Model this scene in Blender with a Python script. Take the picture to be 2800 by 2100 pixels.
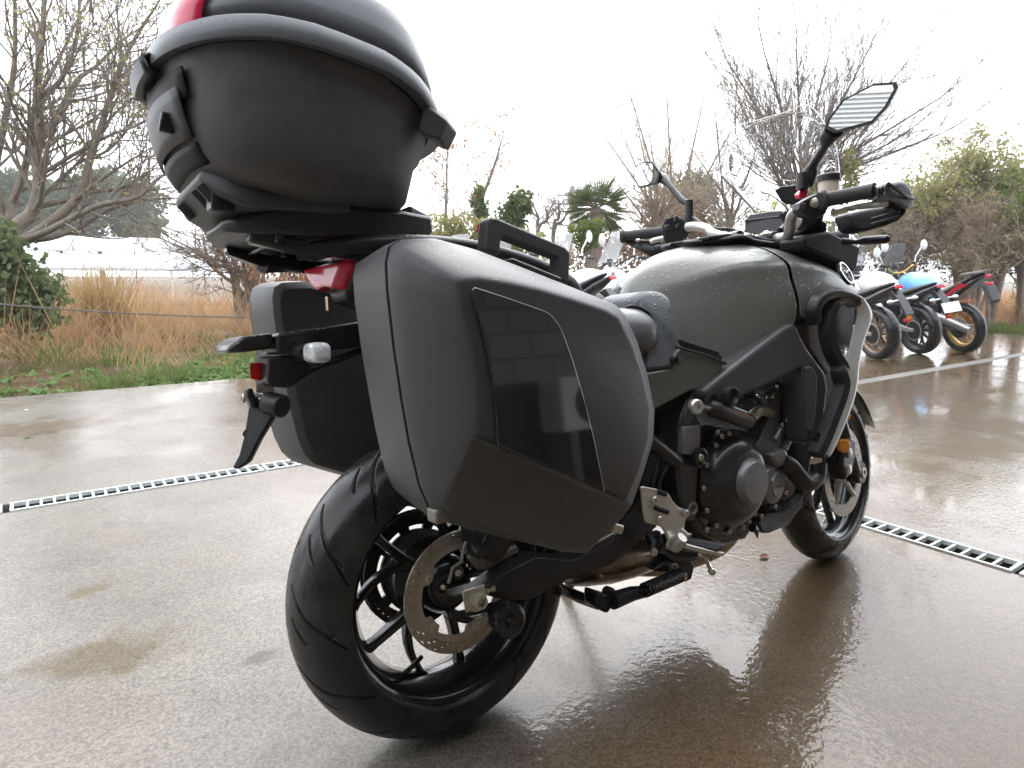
import bpy, bmesh, math, random
import numpy as np
from mathutils import Vector, Matrix
R = math.radians
random.seed(7); RNG = np.random.default_rng(7)
for o in list(bpy.data.objects): bpy.data.objects.remove(o)
sc = bpy.context.scene
COL = sc.collection
# ------------------------------------------------------------------ camera
CAM = Vector((-0.65053, -1.12926, 0.94353)); YAW = 0.942556; PITCH = 0.160570; ROLL = 0.0059796; FPX = 1823.878
LEAN = 0.0999295; STEER = 0.1093532
cy_, sy_, cp_, sp_ = math.cos(YAW), math.sin(YAW), math.cos(PITCH), math.sin(PITCH)
CF = Vector((cy_*cp_, sy_*cp_, -sp_)); CR0 = Vector((sy_, -cy_, 0)); CU0 = CR0.cross(CF)
CR = CR0*math.cos(ROLL) + CU0*math.sin(ROLL); CU = CU0*math.cos(ROLL) - CR0*math.sin(ROLL)
cd = bpy.data.cameras.new('camera'); cam = bpy.data.objects.new('camera', cd); COL.objects.link(cam)
cam.matrix_world = Matrix(((CR.x, CU.x, -CF.x, CAM.x), (CR.y, CU.y, -CF.y, CAM.y), (CR.z, CU.z, -CF.z, CAM.z), (0, 0, 0, 1)))
cd.sensor_width = 36; cd.lens = FPX*36/2800; cd.clip_start = .05; cd.clip_end = 2000
cd.dof.use_dof = False
sc.camera = cam
# ------------------------------------------------------------------ sky and light: flat rainy overcast
w = bpy.data.worlds.new('World'); sc.world = w; w.use_nodes = True
nt = w.node_tree; nt.nodes.clear()
sky = nt.nodes.new('ShaderNodeTexSky'); sky.sky_type = 'NISHITA'; sky.sun_disc = False
SUN_EL, SUN_AZ = R(52), R(55)
sky.sun_elevation = SUN_EL; sky.sun_rotation = math.pi/2 - SUN_AZ; sky.dust_density = 6; sky.air_density = 1.0; sky.ozone_density = .5
hs = nt.nodes.new('ShaderNodeHueSaturation'); hs.inputs['Saturation'].default_value = .18
mixc = nt.nodes.new('ShaderNodeMix'); mixc.data_type = 'RGBA'; mixc.inputs[0].default_value = .8
mixc.inputs[7].default_value = (8.9, 9.3, 10.0, 1)          # the cloud layer: even grey white
bg = nt.nodes.new('ShaderNodeBackground'); bg.inputs['Strength'].default_value = .125
wo = nt.nodes.new('ShaderNodeOutputWorld')
nt.links.new(sky.outputs[0], hs.inputs['Color']); nt.links.new(hs.outputs[0], mixc.inputs[6])
nt.links.new(mixc.outputs[2], bg.inputs['Color']); nt.links.new(bg.outputs[0], wo.inputs['Surface'])
sl = bpy.data.lights.new('sun', 'SUN'); sl.energy = .8; sl.angle = R(60); sl.color = (1, .97, .93)
so = bpy.data.objects.new('sun', sl); COL.objects.link(so)
sd = Vector((math.cos(SUN_EL)*math.cos(SUN_AZ), math.cos(SUN_EL)*math.sin(SUN_AZ), math.sin(SUN_EL)))
so.rotation_euler = sd.to_track_quat('Z', 'Y').to_euler()
sc.view_settings.view_transform = 'Standard'; sc.view_settings.look = 'None'
sc.view_settings.exposure = 1.6; sc.view_settings.gamma = 1; sc.view_settings.use_curve_mapping = False
sc.cycles.max_bounces = 8; sc.cycles.transparent_max_bounces = 12
# ------------------------------------------------------------------ photograph point -> place (real distance always given)
ZN = {'S': (0, 0, 1), 'd': (0, 0, 2800/2212), 'A': (360, 0, 900/2196), 'B': (580, 580, 600/1382), 'C': (980, 600, 840/1452), 'D': (740, 1180, 860/1640),
      'E': (1650, 950, 800/1770), 'F': (1650, 200, 900/1757), 'I': (1900, 900, 600/1422), 'G': (380, 560, 840/2212),
      'H': (1500, 560, 500/2212), 'J': (1600, 800, 750/2212), 'K': (1150, 1380, 500/1975), 'L': (1500, 1350, 600/2212),
      'N': (360, 120, 400/1327), 'O': (2050, 400, 500/2074), 'Q': (2250, 650, 550/2212), 'T': (0, 0, 800/1207)}
LM = Matrix.Rotation(-LEAN, 3, 'X'); LMI = LM.transposed(); Z09 = Vector((0, 0, .09))
def ray(z, x, y):
    o = ZN[z]; sx, sy = o[0]+x*o[2], o[1]+y*o[2]
    return CF + CR*((sx-1400)/FPX) + CU*((1050-sy)/FPX)
def b(z, x, y, Y):                       # bike frame point on the plane Y
    d = LMI @ ray(z, x, y); c = LMI @ (CAM-Z09) + Z09
    return c + d*((Y-c.y)/d.y)
def bx_(z, x, y, X):
    d = LMI @ ray(z, x, y); c = LMI @ (CAM-Z09) + Z09
    return c + d*((X-c.x)/d.x)
def wd(x, y, dist, z='d'):               # world point at a horizontal distance
    d = ray(z, x, y); return CAM + d*(dist/math.hypot(d.x, d.y))
def wg(x, y, zz=0, z='d'):               # world point on the ground
    d = ray(z, x, y); return CAM + d*((zz-CAM.z)/d.z)
# ------------------------------------------------------------------ materials
MATS = {}
def rgb(r, g, bl): 
    f = lambda c: (c/255/12.92) if c/255 <= .04045 else ((c/255+.055)/1.055)**2.4
    return (f(r), f(g), f(bl), 1)
def mat(name, col, rough=.5, metal=0., spec=.5, coat=0., bump=0., bscale=40., var=0., vscale=6., drops=0., dscale=120., dmin=.45, trans=0., alpha=1., ior=1.45, emit=None, col2=None, c2scale=5., c2lo=.45, c2hi=.6, rvar=0., coords='Object'):
    m = bpy.data.materials.new(name); m.use_nodes = True; MATS[name] = m
    n = m.node_tree.nodes; l = m.node_tree.links; p = n['Principled BSDF']
    if len(col) == 3: col = (*col, 1)
    p.inputs['Base Color'].default_value = col; p.inputs['Roughness'].default_value = rough; p.inputs['Metallic'].default_value = metal
    p.inputs['Specular IOR Level'].default_value = spec; p.inputs['Coat Weight'].default_value = coat; p.inputs['Coat Roughness'].default_value = .06
    p.inputs['IOR'].default_value = ior; p.inputs['Transmission Weight'].default_value = trans; p.inputs['Alpha'].default_value = alpha
    tc = n.new('ShaderNodeTexCoord'); src = tc.outputs[coords]
    cout = None
    if col2 is not None:
        t = n.new('ShaderNodeTexNoise'); t.inputs['Scale'].default_value = c2scale; t.inputs['Detail'].default_value = 6; t.inputs['Roughness'].default_value = .65; l.new(src, t.inputs['Vector'])
        mr = n.new('ShaderNodeMapRange'); mr.inputs[1].default_value = c2lo; mr.inputs[2].default_value = c2hi; l.new(t.outputs[0], mr.inputs[0])
        mx = n.new('ShaderNodeMix'); mx.data_type = 'RGBA'; mx.inputs[6].default_value = col; mx.inputs[7].default_value = col2 if len(col2) == 4 else (*col2, 1)
        l.new(mr.outputs[0], mx.inputs[0]); cout = mx.outputs[2]
    if var:
        t = n.new('ShaderNodeTexNoise'); t.inputs['Scale'].default_value = vscale; t.inputs['Detail'].default_value = 8; t.inputs['Roughness'].default_value = .6; l.new(src, t.inputs['Vector'])
        mr = n.new('ShaderNodeMapRange'); mr.inputs[1].default_value = .25; mr.inputs[2].default_value = .75; mr.inputs[3].default_value = 1-var; mr.inputs[4].default_value = 1+var; l.new(t.outputs[0], mr.inputs[0])
        mx = n.new('ShaderNodeMix'); mx.data_type = 'RGBA'; mx.blend_type = 'MULTIPLY'; mx.inputs[0].default_value = 1; mx.inputs[6].default_value = col
        if cout: l.new(cout, mx.inputs[6])
        l.new(mr.outputs[0], mx.inputs[7]); cout = mx.outputs[2]
        if rvar:
            m2 = n.new('ShaderNodeMapRange'); m2.inputs[1].default_value = .3; m2.inputs[2].default_value = .7; m2.inputs[3].default_value = max(0, rough-rvar); m2.inputs[4].default_value = rough+rvar
            l.new(t.outputs[0], m2.inputs[0]); l.new(m2.outputs[0], p.inputs['Roughness'])
    if cout: l.new(cout, p.inputs['Base Color'])
    nrm = None
    if bump:
        t = n.new('ShaderNodeTexNoise'); t.inputs['Scale'].default_value = bscale; t.inputs['Detail'].default_value = 5; l.new(src, t.inputs['Vector'])
        bp = n.new('ShaderNodeBump'); bp.inputs['Strength'].default_value = bump; bp.inputs['Distance'].default_value = .3/bscale; l.new(t.outputs[0], bp.inputs['Height']); nrm = bp.outputs[0]
    if drops:                                     # rain beads standing on the surface
        v = n.new('ShaderNodeTexVoronoi'); v.inputs['Scale'].default_value = dscale; l.new(src, v.inputs['Vector'])
        sp = n.new('ShaderNodeSeparateColor'); l.new(v.outputs['Color'], sp.inputs[0])
        rr = n.new('ShaderNodeMapRange'); rr.inputs[1].default_value = dmin; rr.inputs[2].default_value = 1; rr.inputs[3].default_value = .02; rr.inputs[4].default_value = .42; l.new(sp.outputs[0], rr.inputs[0])
        a = n.new('ShaderNodeMath'); a.operation = 'DIVIDE'; l.new(v.outputs['Distance'], a.inputs[0]); l.new(rr.outputs[0], a.inputs[1])
        a2 = n.new('ShaderNodeMath'); a2.operation = 'MULTIPLY'; l.new(a.outputs[0], a2.inputs[0]); l.new(a.outputs[0], a2.inputs[1])
        a3 = n.new('ShaderNodeMath'); a3.operation = 'SUBTRACT'; a3.use_clamp = True; a3.inputs[0].default_value = 1; l.new(a2.outputs[0], a3.inputs[1])
        a4 = n.new('ShaderNodeMath'); a4.operation = 'SQRT'; l.new(a3.outputs[0], a4.inputs[0])
        ge = n.new('ShaderNodeNewGeometry'); sx = n.new('ShaderNodeSeparateXYZ'); l.new(ge.outputs['Normal'], sx.inputs[0])
        up = n.new('ShaderNodeMapRange'); up.inputs[1].default_value = -.12; up.inputs[2].default_value = .5; l.new(sx.outputs[2], up.inputs[0])
        a5 = n.new('ShaderNodeMath'); a5.operation = 'MULTIPLY'; l.new(a4.outputs[0], a5.inputs[0]); l.new(up.outputs[0], a5.inputs[1])
        bp = n.new('ShaderNodeBump'); bp.inputs['Strength'].default_value = drops; bp.inputs['Distance'].default_value = .25/dscale; l.new(a5.outputs[0], bp.inputs['Height'])
        if nrm: l.new(nrm, bp.inputs['Normal'])
        nrm = bp.outputs[0]
        gl = n.new('ShaderNodeMapRange'); gl.inputs[1].default_value = .05; gl.inputs[2].default_value = .3; gl.inputs[3].default_value = rough; gl.inputs[4].default_value = .06
        l.new(a5.outputs[0], gl.inputs[0]); l.new(gl.outputs[0], p.inputs['Roughness'])
    if nrm: l.new(nrm, p.inputs['Normal'])
    if emit: p.inputs['Emission Color'].default_value = (*emit[:3], 1); p.inputs['Emission Strength'].default_value = emit[3]
    return m
# ------------------------------------------------------------------ mesh helpers
def tag(o, label=None, cat=None, group=None, kind=None):
    if label: o['label'] = label
    if cat: o['category'] = cat
    if group: o['group'] = group
    if kind: o['kind'] = kind
    return o
def empty(name, loc=(0, 0, 0), rot=(0, 0, 0)):
    o = bpy.data.objects.new(name, None); COL.objects.link(o); o.location = loc; o.rotation_euler = rot; o.empty_display_size = .1; return o
def frame_of(d):
    d = Vector(d).normalized(); a = Vector((0, 0, 1)) if abs(d.z) < .9 else Vector((1, 0, 0))
    u = d.cross(a).normalized(); v = d.cross(u).normalized(); return d, u, v
class MB:
    def __init__(s): s.v = []; s.f = []; s.mi = []
    def add(s, vs, fs, mi=0):
        k = len(s.v); s.v += [tuple(p) for p in vs]; s.f += [[i+k for i in f] for f in fs]; s.mi += [mi]*len(fs); return s
    def box(s, c, size, rot=None, mi=0):
        c = Vector(c); h = [x/2 for x in size]; M = rot if rot is not None else Matrix.Identity(3)
        vs = [c + M @ Vector((sx*h[0], sy*h[1], sz*h[2])) for sx in (-1, 1) for sy in (-1, 1) for sz in (-1, 1)]
        return s.add(vs, [(0, 1, 3, 2), (4, 6, 7, 5), (0, 4, 5, 1), (2, 3, 7, 6), (0, 2, 6, 4), (1, 5, 7, 3)], mi)
    def tube(s, pts, r, n=10, caps=True, mi=0, flat=1.0):
        pts = [Vector(p) for p in pts]; m = len(pts)
        if not hasattr(r, '__len__'): r = [r]*m
        ds = []
        for i in range(m):
            a = pts[max(0, i-1)]; c = pts[min(m-1, i+1)]; dd = c-a
            ds.append(dd.normalized() if dd.length > 1e-9 else Vector((0, 0, 1)))
        _, u, v = frame_of(ds[0]); vs = []; fs = []
        for i in range(m):
            d = ds[i]; u = (u - d*u.dot(d)).normalized(); v = d.cross(u)
            for k in range(n):
                t = 2*math.pi*k/n; vs.append(pts[i] + u*(r[i]*math.cos(t)) + v*(r[i]*flat*math.sin(t)))
        for i in range(m-1):
            for k in range(n):
                fs.append((i*n+k, i*n+(k+1) % n, (i+1)*n+(k+1) % n, (i+1)*n+k))
        if caps: fs.append(tuple(range(n-1, -1, -1))); fs.append(tuple((m-1)*n+k for k in range(n)))
        return s.add(vs, fs, mi)
    def lathe(s, prof, o=(0, 0, 0), axis=(0, 1, 0), n=32, mi=0, closed=False):   # prof: (radius, along)
        d, u, v = frame_of(axis); o = Vector(o); vs = []; fs = []; m = len(prof)
        for (r, h) in prof:
            for k in range(n):
                t = 2*math.pi*k/n; vs.append(o + d*h + u*(r*math.cos(t)) + v*(r*math.sin(t)))
        for i in range(m if closed else m-1):
            j = (i+1) % m
            for k in range(n): fs.append((i*n+k, i*n+(k+1) % n, j*n+(k+1) % n, j*n+k))
        if not closed:
            if prof[0][0] > 1e-6: fs.append(tuple(range(n-1, -1, -1)))
            if prof[-1][0] > 1e-6: fs.append(tuple((m-1)*n+k for k in range(n)))
        return s.add(vs, fs, mi)
    def plate(s, pts, ext, mi=0):          # polygon pushed along ext
        pts = [Vector(p) for p in pts]; ext = Vector(ext); n = len(pts)
        vs = pts + [p+ext for p in pts]; fs = [tuple(range(n-1, -1, -1)), tuple(range(n, 2*n))]
        fs += [(i, (i+1) % n, n+(i+1) % n, n+i) for i in range(n)]
        return s.add(vs, fs, mi)
    def loft(s, rings, caps=True, mi=0):
        n = len(rings[0]); vs = [p for r in rings for p in r]; fs = []
        for i in range(len(rings)-1):
            for k in range(n): fs.append((i*n+k, i*n+(k+1) % n, (i+1)*n+(k+1) % n, (i+1)*n+k))
        if caps: fs.append(tuple(range(n-1, -1, -1))); fs.append(tuple((len(rings)-1)*n+k for k in range(n)))
        return s.add(vs, fs, mi)
    def grid(s, rows, mi=0):
        n = len(rows[0]); vs = [p for r in rows for p in r]; fs = []
        for i in range(len(rows)-1):
            for k in range(n-1): fs.append((i*n+k, i*n+k+1, (i+1)*n+k+1, (i+1)*n+k))
        return s.add(vs, fs, mi)
    def ball(s, c, r, n=10, m=6, mi=0):
        if not hasattr(r, '__len__'): r = (r, r, r)
        c = Vector(c); vs = []; fs = []
        for i in range(m+1):
            a = -math.pi/2 + math.pi*i/m
            for k in range(n):
                t = 2*math.pi*k/n; vs.append(c + Vector((r[0]*math.cos(a)*math.cos(t), r[1]*math.cos(a)*math.sin(t), r[2]*math.sin(a))))
        for i in range(m):
            for k in range(n): fs.append((i*n+k, i*n+(k+1) % n, (i+1)*n+(k+1) % n, (i+1)*n+k))
        return s.add(vs, fs, mi)
    def mirror(s):                          # reflect in Y
        k = len(s.v); s.v += [(x, -y, z) for x, y, z in s.v]; s.f += [[i+k for i in reversed(f)] for f in s.f[:]]; s.mi += s.mi[:]; return s
    def flip(s):
        s.v = [(x, -y, z) for x, y, z in s.v]; s.f = [list(reversed(f)) for f in s.f]; return s
    def build(s, name, mats, parent=None, smooth=35, bevel=0, bseg=2, sub=0, solid=0, xf=None, fixn=True, merge=0):
        me = bpy.data.meshes.new(name); 
        vs = s.v if xf is None else [tuple(xf @ Vector(p)) for p in s.v]
        me.from_pydata(vs, [], s.f)
        if not isinstance(mats, (list, tuple)): mats = [mats]
        for m in mats: me.materials.append(MATS[m] if isinstance(m, str) else m)
        if len(mats) > 1: me.polygons.foreach_set('material_index', s.mi)
        if fixn or merge:
            bm = bmesh.new(); bm.from_mesh(me)
            if merge: bmesh.ops.remove_doubles(bm, verts=bm.verts, dist=merge)
            bmesh.ops.recalc_face_normals(bm, faces=bm.faces); bm.to_mesh(me); bm.free()
        if smooth:
            me.polygons.foreach_set('use_smooth', [True]*len(me.polygons))
            if smooth < 180: me.set_sharp_from_angle(angle=R(smooth))
        o = bpy.data.objects.new(name, me); COL.objects.link(o)
        if parent: o.parent = parent
        if solid:
            md = o.modifiers.new('s', 'SOLIDIFY'); md.thickness = solid; md.offset = 0
        if bevel:
            md = o.modifiers.new('b', 'BEVEL'); md.width = bevel; md.segments = bseg; md.limit_method = 'ANGLE'; md.angle_limit = R(30); md.harden_normals = False
            if smooth: me.polygons.foreach_set('use_smooth', [True]*len(me.polygons))
        if sub:
            md = o.modifiers.new('u', 'SUBSURF'); md.levels = sub; md.render_levels = sub
            me.polygons.foreach_set('use_smooth', [True]*len(me.polygons))
        return o
def arc(c, r, a0, a1, n):    # in XZ
    return [(c[0]+r*math.cos(R(a0+(a1-a0)*i/(n-1))), c[1]+r*math.sin(R(a0+(a1-a0)*i/(n-1)))) for i in range(n)]
def catmull(pts, n=6):
    pts = [Vector(p) for p in pts]; out = []
    P = [pts[0]*2-pts[1]] + pts + [pts[-1]*2-pts[-2]]
    for i in range(1, len(P)-2):
        for k in range(n):
            t = k/n; a, b_, c, d = P[i-1], P[i], P[i+1], P[i+2]
            out.append(.5*((2*b_) + (c-a)*t + (2*a-5*b_+4*c-d)*t*t + (3*b_-a-3*c+d)*t**3))
    out.append(pts[-1]); return out
def ribbon(path, width, thick):      # band following a path that runs in the XZ plane
    rings = []; n = len(path)
    wl = width if hasattr(width, '__len__') else [width]*n
    for i, p in enumerate(path):
        t = (path[min(n-1, i+1)]-path[max(0, i-1)]); nn = Vector((-t.z, 0, t.x)).normalized()*wl[i]/2; y = Vector((0, thick/2, 0))
        rings.append([p-nn+y, p+nn+y, p+nn*.8-y, p+nn*.2-y*1.5, p-nn*.8-y])
    return MB().loft(rings)
def lerp(a, b_, t): return a+(b_-a)*t
# ================================================================== the touring motorcycle
mat('case_plastic', rgb(70, 70, 71), .44, bump=.10, bscale=900, var=.09, vscale=9, col2=rgb(76, 76, 77), c2scale=13, c2lo=.60, c2hi=.74, rvar=.05, drops=.5, dscale=230, dmin=.8)
mat('case_shell', rgb(74, 74, 75), .5, bump=.10, bscale=900, var=.10, vscale=7, rvar=.06)
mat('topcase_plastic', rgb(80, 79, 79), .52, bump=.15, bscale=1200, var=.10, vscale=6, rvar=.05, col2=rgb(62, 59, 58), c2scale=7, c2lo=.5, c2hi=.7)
mat('topcase_lid', rgb(104, 107, 111), .36, bump=.12, bscale=1200, var=.08, vscale=5, drops=.5, dscale=240, dmin=.8)  # lid grey, lightened to carry the rim's highlight in the colour
mat('gloss_black', (.014, .014, .015), .03, spec=.7, coat=1.)
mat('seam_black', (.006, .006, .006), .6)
mat('tank_paint', rgb(112, 112, 107), .40, metal=.18, coat=.25, var=.04, vscale=4, drops=1., dscale=150, dmin=.5)
mat('tank_low', rgb(108, 108, 103), .38, metal=.25, coat=.15, var=.05, vscale=5, drops=.8, dscale=190, dmin=.55)
mat('wing_paint_lit', rgb(212, 214, 211), .3, metal=.2, coat=1., var=.05, drops=.6, dscale=190, dmin=.55)  # light grey winglet, paled further so the sky it reflects is in the colour
mat('frame_grey', rgb(74, 74, 75), .42, metal=.2, var=.08, vscale=8, drops=.3, dscale=220, dmin=.75)
mat('pad_grey', rgb(92, 95, 98), .5, bump=.15, bscale=700, drops=1., dscale=110, dmin=.4)
mat('seat_vinyl', rgb(98, 99, 101), .26, bump=.12, bscale=500, var=.06)
mat('black_plastic', (.015, .015, .016), .40, bump=.2, bscale=300, var=.2, vscale=12, rvar=.12, drops=.4, dscale=210, dmin=.6)
mat('wet_black', (.018, .018, .019), .2, bump=.25, bscale=120, var=.2, drops=1., dscale=160, dmin=.35)
mat('black_metal', (.018, .018, .020), .3, metal=.2, spec=.5, bump=.15, bscale=200, var=.25, vscale=15, rvar=.1)
mat('engine_black', (.032, .032, .034), .30, metal=.3, coat=.35, bump=.25, bscale=160, var=.25, vscale=14, rvar=.14, drops=.8, dscale=170, dmin=.45)
mat('engine_grey', rgb(118, 118, 119), .36, metal=.3, coat=.3, bump=.25, bscale=160, var=.18, vscale=14, rvar=.1, drops=.7, dscale=170, dmin=.45)
mat('alu', rgb(205, 202, 194), .3, metal=.7, bump=.1, bscale=200, var=.07, vscale=20, drops=.4, dscale=220, dmin=.7)
mat('chrome', rgb(220, 220, 217), .1, metal=1., var=.05)
mat('bar_silver', rgb(186, 184, 177), .28, metal=.55, var=.05)
mat('steel_disc', rgb(172, 165, 155), .32, metal=.5, var=.12, vscale=22, rvar=.1, bump=.08, bscale=300)
mat('disc_outer', rgb(160, 150, 136), .3, metal=.5, var=.2, vscale=14, rvar=.1)
mat('zinc', rgb(196, 188, 170), .32, metal=.7, var=.12, vscale=40)
mat('caliper_grey', rgb(124, 118, 108), .45, metal=.3, var=.15, vscale=30)
mat('chain_steel', rgb(50, 48, 46), .4, metal=.7, var=.3, vscale=60)
mat('exhaust_bronze', rgb(158, 138, 120), .28, metal=.8, col2=rgb(70, 46, 36), c2scale=6, c2lo=.42, c2hi=.62, var=.2, vscale=12)
mat('exhaust_steel', rgb(176, 162, 148), .26, metal=.85, var=.12, vscale=18)
mat('rubber', (.012, .012, .012), .34, coat=.1, bump=.3, bscale=220, var=.35, vscale=9, rvar=.2, col2=(.030, .027, .023), c2scale=7, c2lo=.5, c2hi=.68)
mat('grip_rubber', (.036, .036, .037), .6, bump=.4, bscale=500)
mat('rim_black', (.018, .018, .020), .18, metal=.3, coat=.5, var=.1, drops=.5, dscale=200, dmin=.6)
mat('red_lens', (.85, .03, .08), .12, coat=.8, var=.18, vscale=40, bump=.25, bscale=150)
mat('red_plastic', (.62, .02, .07), .25, coat=.4)
mat('red_reflector', (.80, .03, .03), .15, coat=.6, bump=.6, bscale=900)
mat('orange_reflector', (.90, .32, .02), .2, coat=.5, bump=.5, bscale=700)
mat('clear_lens', (.70, .72, .72), .1, coat=.5, bump=1., bscale=140, var=.4, vscale=60)
mat('mirror_glass', (.86, .87, .87), .02, metal=1.)
mat('screen_clear', (.97, .98, .99), .0, trans=1., ior=1.10, drops=1., dscale=190, dmin=.2)
mat('fluid_tank', rgb(214, 200, 184), .25, coat=.3, trans=.2)
mat('white_mark', (.75, .75, .75), .5)
mat('orange_mark', (.8, .16, .03), .5)

bike = empty('touring_motorcycle'); bike.rotation_euler = (-LEAN, 0, 0); bike.location = Z09 - LM @ Z09
tag(bike, 'large wet grey touring motorcycle with black panniers and top case in the foreground', 'motorcycle')
def V(x, y, z): return Vector((x, y, z))
def rect_pts(x0, x1, z0, z1, y): return [V(x0, y, z0), V(x1, y, z0), V(x1, y, z1), V(x0, y, z1)]
def bolt(parent, p, r=.008, h=.006, axis=(0, -1, 0), m='chrome', name='bolt'):
    mb = MB().lathe([(r, -h*.2), (r, h*.7), (r*.8, h), (r*.45, h), (r*.45, h*.4), (0, h*.4)], p, axis, 12); return mb.build(name, m, parent)

# ---- wheels -----------------------------------------------------------------------------------------------------
def tyre_mesh(Ro, hw, hs, nt_, ns, grooves):
    # section: rounded crown (half width hw, radial depth hs) then sidewalls down to the bead
    prof = []
    for i in range(ns+1):
        t = -1 + 2*i/ns; a = t*R(118)
        y = hw*math.sin(min(abs(a), R(90)))*(1 if a > 0 else -1)
        if abs(a) > R(90):
            k = (abs(a)-R(90))/R(28); y = (hw - .014*k*k)*(1 if a > 0 else -1); rr = Ro-hs - .006*k
        else: rr = Ro - hs*(1-math.cos(a))
        if abs(abs(a)-R(106)) < R(2.2): rr, y = rr, y*1.012
        prof.append((rr, y, t))
    th = np.linspace(0, 2*np.pi, nt_, endpoint=False)
    pr = np.array(prof); 
    Rr = np.repeat(pr[None, :, 0], nt_, 0); Yy = np.repeat(pr[None, :, 1], nt_, 0); S = np.repeat(pr[None, :, 2], nt_, 0); TH = np.repeat(th[:, None], ns+1, 1)
    dep = np.zeros_like(Rr)
    if grooves:
        for (period, s0, s1, t0, bend, wdt, phase) in grooves:
            for sgn in (1, -1):
                s = S*sgn; u = np.clip((s-s0)/(s1-s0), 0, 1)
                c = t0*u + bend*u*u
                ph = (TH + phase + (.5*period if sgn < 0 else 0) - c + np.pi*8) % period - period/2
                inside = (s > s0) & (s < s1)
                wloc = wdt*np.sqrt(np.clip(4*u*(1-u), 0, 1))*.5 + wdt*.35
                d = np.clip(1.5 - np.abs(ph)*Ro/wloc*.75, 0, 1)*inside
                dep = np.maximum(dep, d)
    nx = np.cos(np.clip(S*R(118), -R(100), R(100)))
    dep = dep*dep*(3-2*dep)
    Rr2 = Rr - dep*.006*np.abs(nx); Yy2 = Yy - dep*.006*np.sign(S)*np.sqrt(np.clip(1-nx*nx, 0, 1))
    X = Rr2*np.cos(TH); Z = Rr2*np.sin(TH)
    v = np.stack([X, Yy2, Z], -1).reshape(-1, 3)
    m = MB(); m.v = [tuple(p) for p in v.tolist()]
    n1 = ns+1
    m.f = [[i*n1+k, i*n1+k+1, ((i+1) % nt_)*n1+k+1, ((i+1) % nt_)*n1+k] for i in range(nt_) for k in range(ns)]
    m.mi = [0]*len(m.f); return m
def xfm(loc, M=None):
    return Matrix.Translation(loc) @ (M.to_4x4() if M is not None else Matrix.Identity(4))
def spoke_mesh(r0, r1, a0, a1, w0, w1, d0, d1, y0=0):
    m = MB(); rings = []
    for i in range(7):
        t = i/6; a = lerp(a0, a1, t); r = lerp(r0, r1, t); wv = lerp(w0, w1, t)*(1+.5*max(0, abs(t-.5)-.35)/.15); dv = lerp(d0, d1, t)
        c = V(r*math.cos(a), y0, r*math.sin(a)); tt = V(-math.sin(a), 0, math.cos(a))
        rings.append([c - tt*wv + V(0, -dv*.55, 0), c - tt*wv*.55 + V(0, -dv, 0), c + tt*wv*.55 + V(0, -dv, 0), c + tt*wv + V(0, -dv*.55, 0), c + tt*wv + V(0, dv, 0), c - tt*wv + V(0, dv, 0)])
    return m.loft(rings)
def disc_mesh(ro, ri, y, th_, nh, holes, lobes=0, lob=0):
    m = MB(); na, nr = nh*10, 12; keep = []
    def rad(i, k):
        inner = ri + (lob if lobes and (math.cos(lobes*2*math.pi*i/na) < .55) else 0)
        return inner + (ro-inner)*k/nr
    vs = [V(rad(i, k)*math.cos(2*math.pi*i/na), y+s, rad(i, k)*math.sin(2*math.pi*i/na)) for s in (-th_/2, th_/2) for i in range(na) for k in range(nr+1)]
    n1 = nr+1; off = na*n1; cells = set()
    for i in range(na):
        for k in range(nr):
            if (i % 10, k) in holes: continue
            cells.add((i, k))
    fs = []
    for (i, k) in cells:
        j = (i+1) % na
        q = (i*n1+k, j*n1+k, j*n1+k+1, i*n1+k+1); fs.append(q); fs.append(tuple(off+x for x in reversed(q)))
        for (ni, nk, e) in (((i-1) % na, k, (i*n1+k, i*n1+k+1)), (j, k, (j*n1+k, j*n1+k+1)), (i, k-1, (i*n1+k, j*n1+k)), (i, k+1, (i*n1+k+1, j*n1+k+1))):
            if (ni, nk) not in cells: fs.append((e[0], e[1], off+e[1], off+e[0]))
    m.add(vs, fs); return m
RC = V(0, 0, .315)
rw = MB().lathe([(.222, -.074), (.228, -.078), (.2285, -.070), (.214, -.066), (.205, -.05), (.190, -.02), (.190, .02), (.205, .05), (.214, .066), (.2285, .070), (.228, .078), (.222, .074), (.212, .068), (.196, .02), (.196, -.02), (.212, -.068)], RC, (0, 1, 0), 96, closed=True).build('rear_wheel', 'rim_black', bike, smooth=50)
P_ = 2*math.pi/14
tyre_mesh(.315, .089, .086, 1500, 150, [(2*math.pi/13, .05, .60, .46, -.16, .0034, 0), (2*math.pi/13, .40, .70, .17, .03, .0030, .27), (2*math.pi/13, .10, .30, .20, -.05, .0028, .30)]).build('tyre', 'rubber', rw, smooth=60, xf=xfm(RC), fixn=False)
for k in range(5):
    h_ = R(140+72*k)
    spoke_mesh(.050, .198, h_+R(2), h_-R(3), .0105, .0085, .016, .012).build('spoke', 'rim_black', rw, smooth=35, bevel=.002, xf=xfm(RC))
    spoke_mesh(.085, .198, h_+R(3), h_+R(45), .0105, .0085, .014, .012).build('spoke', 'rim_black', rw, smooth=35, bevel=.002, xf=xfm(RC))
MB().lathe([(.0, -.06), (.03, -.06), (.045, -.052), (.06, -.03), (.062, .02), (.088, .03), (.092, .075), (.05, .085), (0, .085)], RC, (0, 1, 0), 48).build('hub', 'rim_black', rw, smooth=40)
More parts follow.
